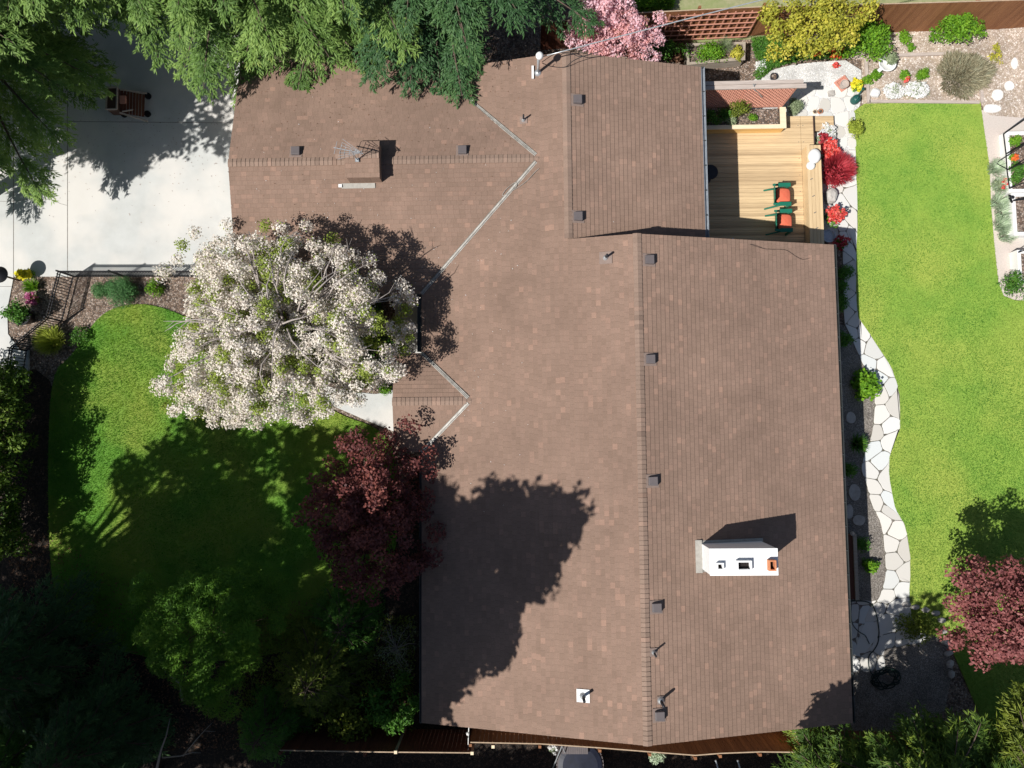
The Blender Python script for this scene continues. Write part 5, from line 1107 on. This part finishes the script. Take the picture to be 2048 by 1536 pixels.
cover('leaf_litter', 'fallen brown leaves and petals on the mulch under the trellis', [(1330, 80), (1380, 84), (1372, 128), (1300, 115)], 2500, .05, 'dryleaf', .06, .7)
def low(name, label, px, py, r, h, m, leaf=.07, per=26, n=22, cat='plant', z=0., fl=None, nf=0, fls=.07, flm='redfl', group=None, aspect=.6, ry=None):
    b = W(px, py, z+h*.5); ry = ry or r; q = thing(name, label, cat, (b[0], b[1], z), group)
    cs, rs = subblobs((b[0], b[1], z+h*.45), (r*.8, ry*.8, h*.5), n, max(.06, r*.38), shell=.3, zb=.5)
    V, idx = blob_leaves(cs, rs, per, leaf, aspect, .8); quads('foliage', V, m, q, rng.random(len(cs))[idx]*.5+rng.random(len(idx))*.5)
    if nf:
        a = rng.random(nf)*6.28; k = np.sqrt(rng.random(nf)); C = np.stack([b[0]+r*k*np.cos(a), b[1]+ry*k*np.sin(a), z+h*(.8+.4*rng.random(nf))], 1)
        V, idx = blob_leaves(C, np.full(nf, fls*.6), 12, fls, .9, .6); quads('blooms', V, flm, q, rng.random(len(idx)))
    mb = MB()
    for i in range(6):
        c = cs[i % len(cs)]; mb.tube([(b[0], b[1], z), ((b[0]+c[0])/2, (b[1]+c[1])/2, z+h*.3), tuple(c)], [.012, .01, .005], 4)
    mb.build('stem', 'olive' if False else 'trunk', q); return q
def spiky(name, label, px, py, r, h, m, n=260, wd=.03, cat='plant', z=0., group=None, upk=1., ry=None, curve=.6, seg=3, bias=(0, 0), spread=.35):
    b = W(px, py, z+h*.3); q = thing(name, label, cat, (b[0], b[1], z), group); ry = ry or r
    a = rng.random(n)*6.283; e = (.25+.75*rng.random(n)); ro = rng.random(n)*spread; F_ = []
    ux, uy = np.cos(a), np.sin(a); wv = np.stack([-uy, ux, np.zeros(n)], 1)
    def pos(t): return np.stack([b[0]+ux*(r*(ro+(1-ro)*e*t))+bias[0]*t, b[1]+uy*(ry*(ro+(1-ro)*e*t))+bias[1]*t, z+h*upk*(1.25-e*.6)*(t*(1+curve)-curve*t*t)], 1)
    for s_ in range(seg):
        t0, t1 = s_/seg, (s_+1)/seg; w0, w1 = wd*(1-t0*.8), wd*(1-t1*.93)
        F_.append(np.stack([pos(t0)+wv*w0/2, pos(t0)-wv*w0/2, pos(t1)-wv*w1/2, pos(t1)+wv*w1/2], 1))
    quads('leaves', np.concatenate(F_), m, q, np.tile(rng.random(n), seg)); MB().lathe((b[0], b[1], z), [(max(.02, r*.14), 0), (max(.015, r*.1), h*.2)], 8).build('base', 'trunk', q); return q
# west bed
low('yellow_flowers', 'bright yellow flowers at the driveway corner beside the garden lamp', 51, 549, .30, .28, 'gleaf', nf=34, fls=.09, flm='yellowfl', cat='flowers', ry=.16)
spiky('daylily', 'bright green strappy clump in the left bed below the yellow flowers', 65, 574, .38, .35, 'gleaf', 130, .04)
low('pink_flowers', 'magenta pink flowering plant in the left bed', 68, 597, .24, .28, 'olive', nf=30, fls=.07, flm='magenta', cat='flowers')
low('potted_bush', 'leafy green bush growing in the large black pot', 38, 628, .5, .7, 'mleaf', z=.35, n=36, leaf=.1, cat='shrub')
low('round_juniper', 'large rounded blue green juniper below the long railing', 245, 583, .62, .62, 'juniper', leaf=.07, per=130, n=60, aspect=.2, cat='shrub')
low('round_juniper', 'small rounded juniper left of the large one', 200, 581, .30, .4, 'juniper', leaf=.06, per=80, n=34, aspect=.22, cat='shrub')
low('small_shrub', 'small green shrub between the large juniper and the blossom tree', 308, 575, .32, .45, 'gleaf', leaf=.07, n=26, cat='shrub')
M['ygrass'] = tintmat('yellow_green_grass', [(.22, .28, .03), (.38, .46, .06), (.52, .56, .10)], trans=.35)
spiky('ornamental_grass', 'yellow green grass clump behind the slanting railing', 104, 682, .68, .6, 'ygrass', 620, .03, cat='grass', spread=.5); 
low('shrub', 'low dark shrub at the lawn edge right of the yellow grass', 160, 672, .38, .3, 'mleaf', n=24, cat='shrub')
low('shrub', 'green shrub glimpsed under the right side of the blossom tree', 735, 640, .6, .9, 'mleaf', n=40, leaf=.1, cat='shrub')
low('shrub', 'bright green plant by the porch walk under the blossom tree', 768, 776, .28, .4, 'gleaf', n=22, cat='plant')
low('flowering_shrub', 'green shrub with a few orange flowers seen through the blossom tree', 592, 690, .45, 1.0, 'gleaf', n=30, leaf=.09, nf=6, flm='orangefl', cat='shrub')
low('shrub', 'green shrub under the blossom tree by its lower right edge', 660, 735, .5, .6, 'mleaf', n=30, leaf=.1, cat='shrub')
cover('ivy', 'green ground cover under the blossom tree near the house', [(520, 600), (760, 600), (790, 700), (760, 760), (600, 760), (520, 720)], 9000, .25, 'mleaf', .09, .6)
cover('leaf_litter', 'scattered dead leaves and twigs in the dark bed lower left', [(120, 1060), (210, 1150), (330, 1190), (560, 1210), (700, 1180), (830, 1300), (830, 1500), (20, 1500), (20, 1080)], 12000, .05, 'dryleaf', .08, .6)
cover('moss_plants', 'low green growth in the dark bed between fence and conifers', [(480, 1230), (830, 1230), (830, 1480), (480, 1480)], 9000, .2, 'olive', .1, .5)
# deck planter plants
low('planter_bush', 'open yellow green bush in the deck planter in front of the lattice', 1477, 212, .42, .62, 'olive', z=.8, n=40, leaf=.06, cat='shrub', per=34)
low('planter_plant', 'green plant in the deck planter at the edge of the roof shadow', 1449, 230, .26, .32, 'mleaf', z=.78, n=22)
low('planter_plant', 'blue grey flowering plant at the front edge of the deck planter', 1464, 241, .22, .2, 'sage', z=.78, n=18)
low('planter_plant', 'small round lime green plant in the deck planter', 1505, 237, .17, .18, 'gleaf', z=.78, n=18, leaf=.05)
low('planter_plant', 'dark green leaves in the shaded left end of the deck planter', 1425, 238, .3, .3, 'mleaf', z=.78, n=20)
low('trough_plant', 'mass of light green leafy plants filling the weathered trough', 1420, 105, .62, .28, 'gleaf', z=.42, n=60, ry=.3, leaf=.07)
spiky('trough_plant', 'feathery grey green plant at the back of the weathered trough', 1448, 94, .38, .4, 'sage', 420, .012, z=.42)
low('trough_plant', 'light green leaves at the right end of the weathered trough', 1474, 105, .24, .24, 'yleaf', z=.42, n=24, ry=.26)
low('sage_bush', 'grey green lavender bush between planter and patio', 1592, 213, .27, .4, 'sage', leaf=.09, per=60, n=30, aspect=.2, cat='shrub')
# bench side flowers
low('red_flowers', 'small cluster of crimson flowers at the deck step', 1644, 280, .2, .35, 'sage', nf=16, flm='crimson', fls=.09, cat='flowers')
low('white_flowers', 'white flowers around the crimson cluster by the deck step', 1654, 268, .33, .25, 'sage', n=12, nf=46, flm='whitefl', fls=.08, cat='flowers')
low('red_flowers', 'pinkish red geraniums between white cushion and crimson shrub', 1657, 303, .30, .4, 'sage', nf=34, flm='redfl', fls=.1, cat='flowers')
spiky('crimson_shrub', 'spiky crimson leaved shrub spreading beside the deck bench', 1670, 342, .72, .62, 'crimson', 1100, .05, cat='shrub', bias=(.06, .02), curve=.5)
low('crimson_shrub', 'dense crimson leaves at the heart of the spiky shrub', 1671, 347, .42, .6, 'crimson', n=40, leaf=.12, aspect=.3, cat='shrub')
low('red_flowers', 'red geraniums in the dark teal pot south of the boulder', 1666, 432, .32, .42, 'gleaf', z=.1, nf=40, flm='redfl', fls=.09, cat='flowers')
low('red_flowers', 'dark red flowers in the roof shadow at the house corner', 1678, 487, .26, .35, 'mleaf', nf=22, flm='crimson', fls=.08, cat='flowers')
low('lime_plant', 'yellow green shrub in the pot at the top left of the big lawn', 1711, 255, .27, .36, 'ygrass', z=.15, n=34, leaf=.07, cat='shrub', ry=.38)
low('yellow_flowers', 'yellow flowers beside the clay tray', 1713, 172, .2, .22, 'gleaf', nf=26, flm='yellowfl', fls=.09, cat='flowers')
low('orange_flowers', 'orange red poppies at the gravel edge below the lime shrub', 1670, 106, .22, .3, 'gleaf', n=14, nf=14, flm='orangefl', fls=.1, cat='flowers')
low('orange_flowers', 'single orange flower group under the yellow tree', 1629, 108, .1, .25, 'gleaf', n=8, nf=5, flm='orangefl', fls=.09, cat='flowers')
low('pink_flower', 'lone pinkish flower on the pale gravel', 1671, 131, .05, .1, 'gleaf', n=4, nf=9, flm='redfl', fls=.08, cat='flowers')
# NE bed
gN2 = 'small plants of the dirt bed'
low('leafy_plant', 'fresh green plant left of the bird bath spout', 1752, 150, .2, .22, 'gleaf', group=gN2, n=26); low('leafy_plant', 'low green plant at the corner of the edging boards', 1735, 160, .18, .16, 'gleaf', group=gN2, n=20)
low('leafy_plant', 'green plant with one red tulip beside the white flower mats', 1809, 152, .17, .3, 'gleaf', group=gN2, nf=4, flm='redfl', fls=.07, n=22, ry=.3); low('leafy_plant', 'pale green feathery plant right of the red tulip', 1846, 149, .23, .25, 'gleaf', group=gN2, leaf=.09, aspect=.25, per=50)
low('leafy_plant', 'small green plant near the fence above the bird bath', 1808, 76, .28, .24, 'gleaf', group=gN2, n=20); low('leafy_plant', 'tiny green sprig below the plant near the fence', 1822, 94, .14, .2, 'gleaf', group=gN2, n=12); low('leafy_plant', 'sparse yellowish weed right of the lavender', 1992, 112, .25, .2, 'yleaf', group=gN2, n=14, ry=.45)
low('sage_plant', 'grey green plant growing in the white bird bath', 1783, 117, .24, .24, 'sage', z=.3, leaf=.06, per=50, n=30, ry=.2)
low('white_flowers', 'left mat of dense white flowers at the lawn edge', 1786, 183, .36, .12, 'sage', n=14, nf=190, flm='whitefl', fls=.07, cat='flowers', ry=.26)
low('white_flowers', 'right mat of dense white flowers at the lawn edge', 1833, 181, .44, .12, 'sage', n=14, nf=230, flm='whitefl', fls=.07, cat='flowers', ry=.28)
def mound(name, label, px, py, r, h, m, n, L_, wd, cat='plant', ry=None, group=None):
    b = W(px, py, 0); q = thing(name, label, cat, b, group); ry = ry or r; a = rng.random(n)*6.283; k = np.sqrt(rng.random(n)); wob = 1+.12*np.sin(3*a+1)+.08*np.sin(7*a); X = k*np.cos(a)*wob; Y = k*np.sin(a)*wob
    P = np.stack([b[0]+r*X*.86, b[1]+ry*Y*.86, h*(1-k**2*.8)*(.3+.7*rng.random(n))], 1); D = np.stack([X*1.1, Y*1.1, np.full(n, .75)], 1)+rng.normal(size=(n, 3))*.28
    V = leafquads(P, D, unit(rng.normal(size=(n, 3))+np.array([0, 0, .8])), L_*(.5+rng.random(n)), np.full(n, wd)); quads('leaves', V, m, q, rng.random(n))
    MB().lathe(b, [(r*.3, 0), (r*.2, h*.3), (.02, h*.4)], 10).build('base', m, q); return q
mound('lavender_clump', 'large dry grey lavender clump in the dirt bed', 1924, 152, 1.05, .4, 'lavender', 5200, .22, .024, ry=.85)
for i, (px, py, lb) in enumerate(((1990, 338, 'top'), (1998, 372, 'second'), (1996, 405, 'third'), (2004, 425, 'fourth'), (2002, 450, 'fifth'), (2012, 470, 'lowest'))):
    spiky('iris_clump', '%s pale green iris clump in the row beside the lawn' % lb, px, py, .42, .4, 'iris', 190, .035, spread=.6, group='iris clumps in a row')
low('orange_flowers', 'few small orange tulips among the iris clumps', 1999, 368, .3, .3, 'sage', n=6, nf=5, flm='redfl', fls=.07, cat='flowers')
low('garden_shrub', 'fresh green shrub at the bottom end of the right garden path', 2026, 567, .42, .55, 'mleaf', n=40, leaf=.09, aspect=.4, cat='shrub', ry=.52)
low('bed_plant', 'green vegetables in the upper raised bed', 2036, 345, .35, .3, 'mleaf', z=.3, n=34, ry=.5); low('bed_plant', 'lime leaf plant in the top corner of the upper raised bed', 2030, 281, .22, .2, 'gleaf', z=.3, n=20); low('bed_plant', 'orange flower in the upper raised bed', 2024, 317, .1, .2, 'gleaf', z=.3, n=6, nf=6, flm='orangefl', cat='flowers')
# gravel strip plants
low('hosta', 'bright green round leafy plant beside the flagstones', 1730, 771, .46, .45, 'gleaf', n=46, leaf=.12, aspect=.8, cat='plant', ry=.56)
spiky('yucca', 'dark green spiky plant half in the eave shadow', 1715, 888, .4, .45, 'mleaf', 150, .05, ry=.5)
low('leafy_plant', 'small bright green plant in the gravel by the wooden chest', 1741, 1131, .24, .35, 'gleaf', n=22, leaf=.09, ry=.32)
for i, (px, py, r, lb) in enumerate(((1690, 545, .3, 'dark fern in the eave shadow below the red flowers'), (1682, 575, .28, 'second dark fern down the east wall'), (1684, 605, .3, 'third dark fern down the east wall'), (1690, 680, .3, 'fourth dark fern down the east wall, beside the first gravel'), (1698, 940, .32, 'fifth dark fern near the upright slab'), (1722, 1090, .3, 'dark low plant beside the wooden chest'))):
    low('fern', lb, px, py, r, .4, 'mleaf', n=24, leaf=.1, aspect=.3, group='ferns under the east eave')
low('yellow_green_shrub', 'olive and yellow low shrub at the foot of the bright lawn', 1835, 1255, .7, .45, 'olive', n=50, leaf=.08, cat='shrub', ry=.45)
low('pale_bush', 'round pale green bush just beyond the south fence', 1312, 1510, .3, .6, 'iris', n=34, cat='shrub', leaf=.06, z=.6)
low('white_blooms', 'small white bloom cluster at the south fence edge', 1106, 1495, .12, .3, 'sage', z=1.2, n=8, nf=8, flm='whitefl', cat='flowers')
def litter(name, label, pts, m, size):
    P = np.array(pts); n = len(P); N = unit(rng.normal(size=(n, 3))*.25+np.array([0, 0, 1.])); D = rdir(n); D[:, 2] *= .1
    tag(quads(name, leafquads(P, D, N, size*(.6+.8*rng.random(n)), size*.5*(.6+.8*rng.random(n))), m, None, rng.random(n)), label, 'litter', kind='stuff')
pp = []
for _ in range(550):
    x = -6.6+random.gauss(0, 3.2); y = 3.6+random.gauss(0, 3.0); z = roofz(x, y) if (x > XW or (GX0 < x and y > gl)) and x < XR else 0
    if z: pp.append((x, y, z+.03))
    elif y > 5.1: pp.append((x, y, .012))
litter('fallen_petals', 'fallen petals scattered on the roof and driveway round the blossom tree', pp, 'whitefl', .035)
pp = []
for _ in range(800):
    x = random.uniform(-18.5, 0); y = 12.3-abs(random.gauss(0, 1.9))
    z = roofz(x, y) if x > GX0 else 0
    pp.append((x, y, z+.03 if z else .012))
litter('fallen_needles', 'brown fir needles scattered on the garage roof and driveway under the firs', pp, 'dryleaf', .04)
# loose grass over the two lawns: far too many blades to count
def turf(name, label, poly, n, m, h=.05, z=.02, edge=None):
    xs = [p[0] for p in poly]; ys = [p[1] for p in poly]; X = rng.uniform(min(xs), max(xs), n); Y = rng.uniform(min(ys), max(ys), n); k = inpoly(X, Y, poly); X = X[k]; Y = Y[k]; n = len(X)
    D = unit(np.stack([rng.normal(size=n)*.5, rng.normal(size=n)*.5, np.full(n, 1.)], 1)); N = rdir(n)
    V = leafquads(np.stack([X, Y, np.full(n, z)], 1), D, N, h*(.6+rng.random(n)), np.full(n, .015)); tag(quads(name, V, m, None, .48+.28*np.sin(X*1.3+1.7*np.sin(Y*.9))*np.sin(Y*1.1+X*.4)+.13*np.sin(X*3.1-Y*2.3)+.1*np.sin(Y*4.7+X*3.9+2*np.sin(X*2.2))+.22*(rng.random(n)-.5)+(edge(X, Y) if edge else 0)), label, 'grass', kind='stuff')
le2 = [p for p in le_poly if p[0] < 21 and p[1] > -9]
M['turfE'] = tintmat('bright_turf', [(.07, .23, .028), (.155, .325, .042), (.285, .40, .075)], trans=.35); M['turfW'] = tintmat('green_turf', [(.05, .215, .016), (.125, .33, .022), (.28, .41, .035)], trans=.35)
turf('lawn_grass', 'short bright grass blades over the east lawn', [p for p in le_poly if p[0] < 30], 560000, 'turfE', .036, edge=lambda X, Y: .35*np.clip((X-16.2)/1.2, 0, 1)*(Y > 3)-.15*np.clip((13.2-X)/.6, 0, 1))
turf('lawn_grass', 'short green grass blades over the west lawn', smooth_poly(lw, 2), 230000, 'turfW', .06)
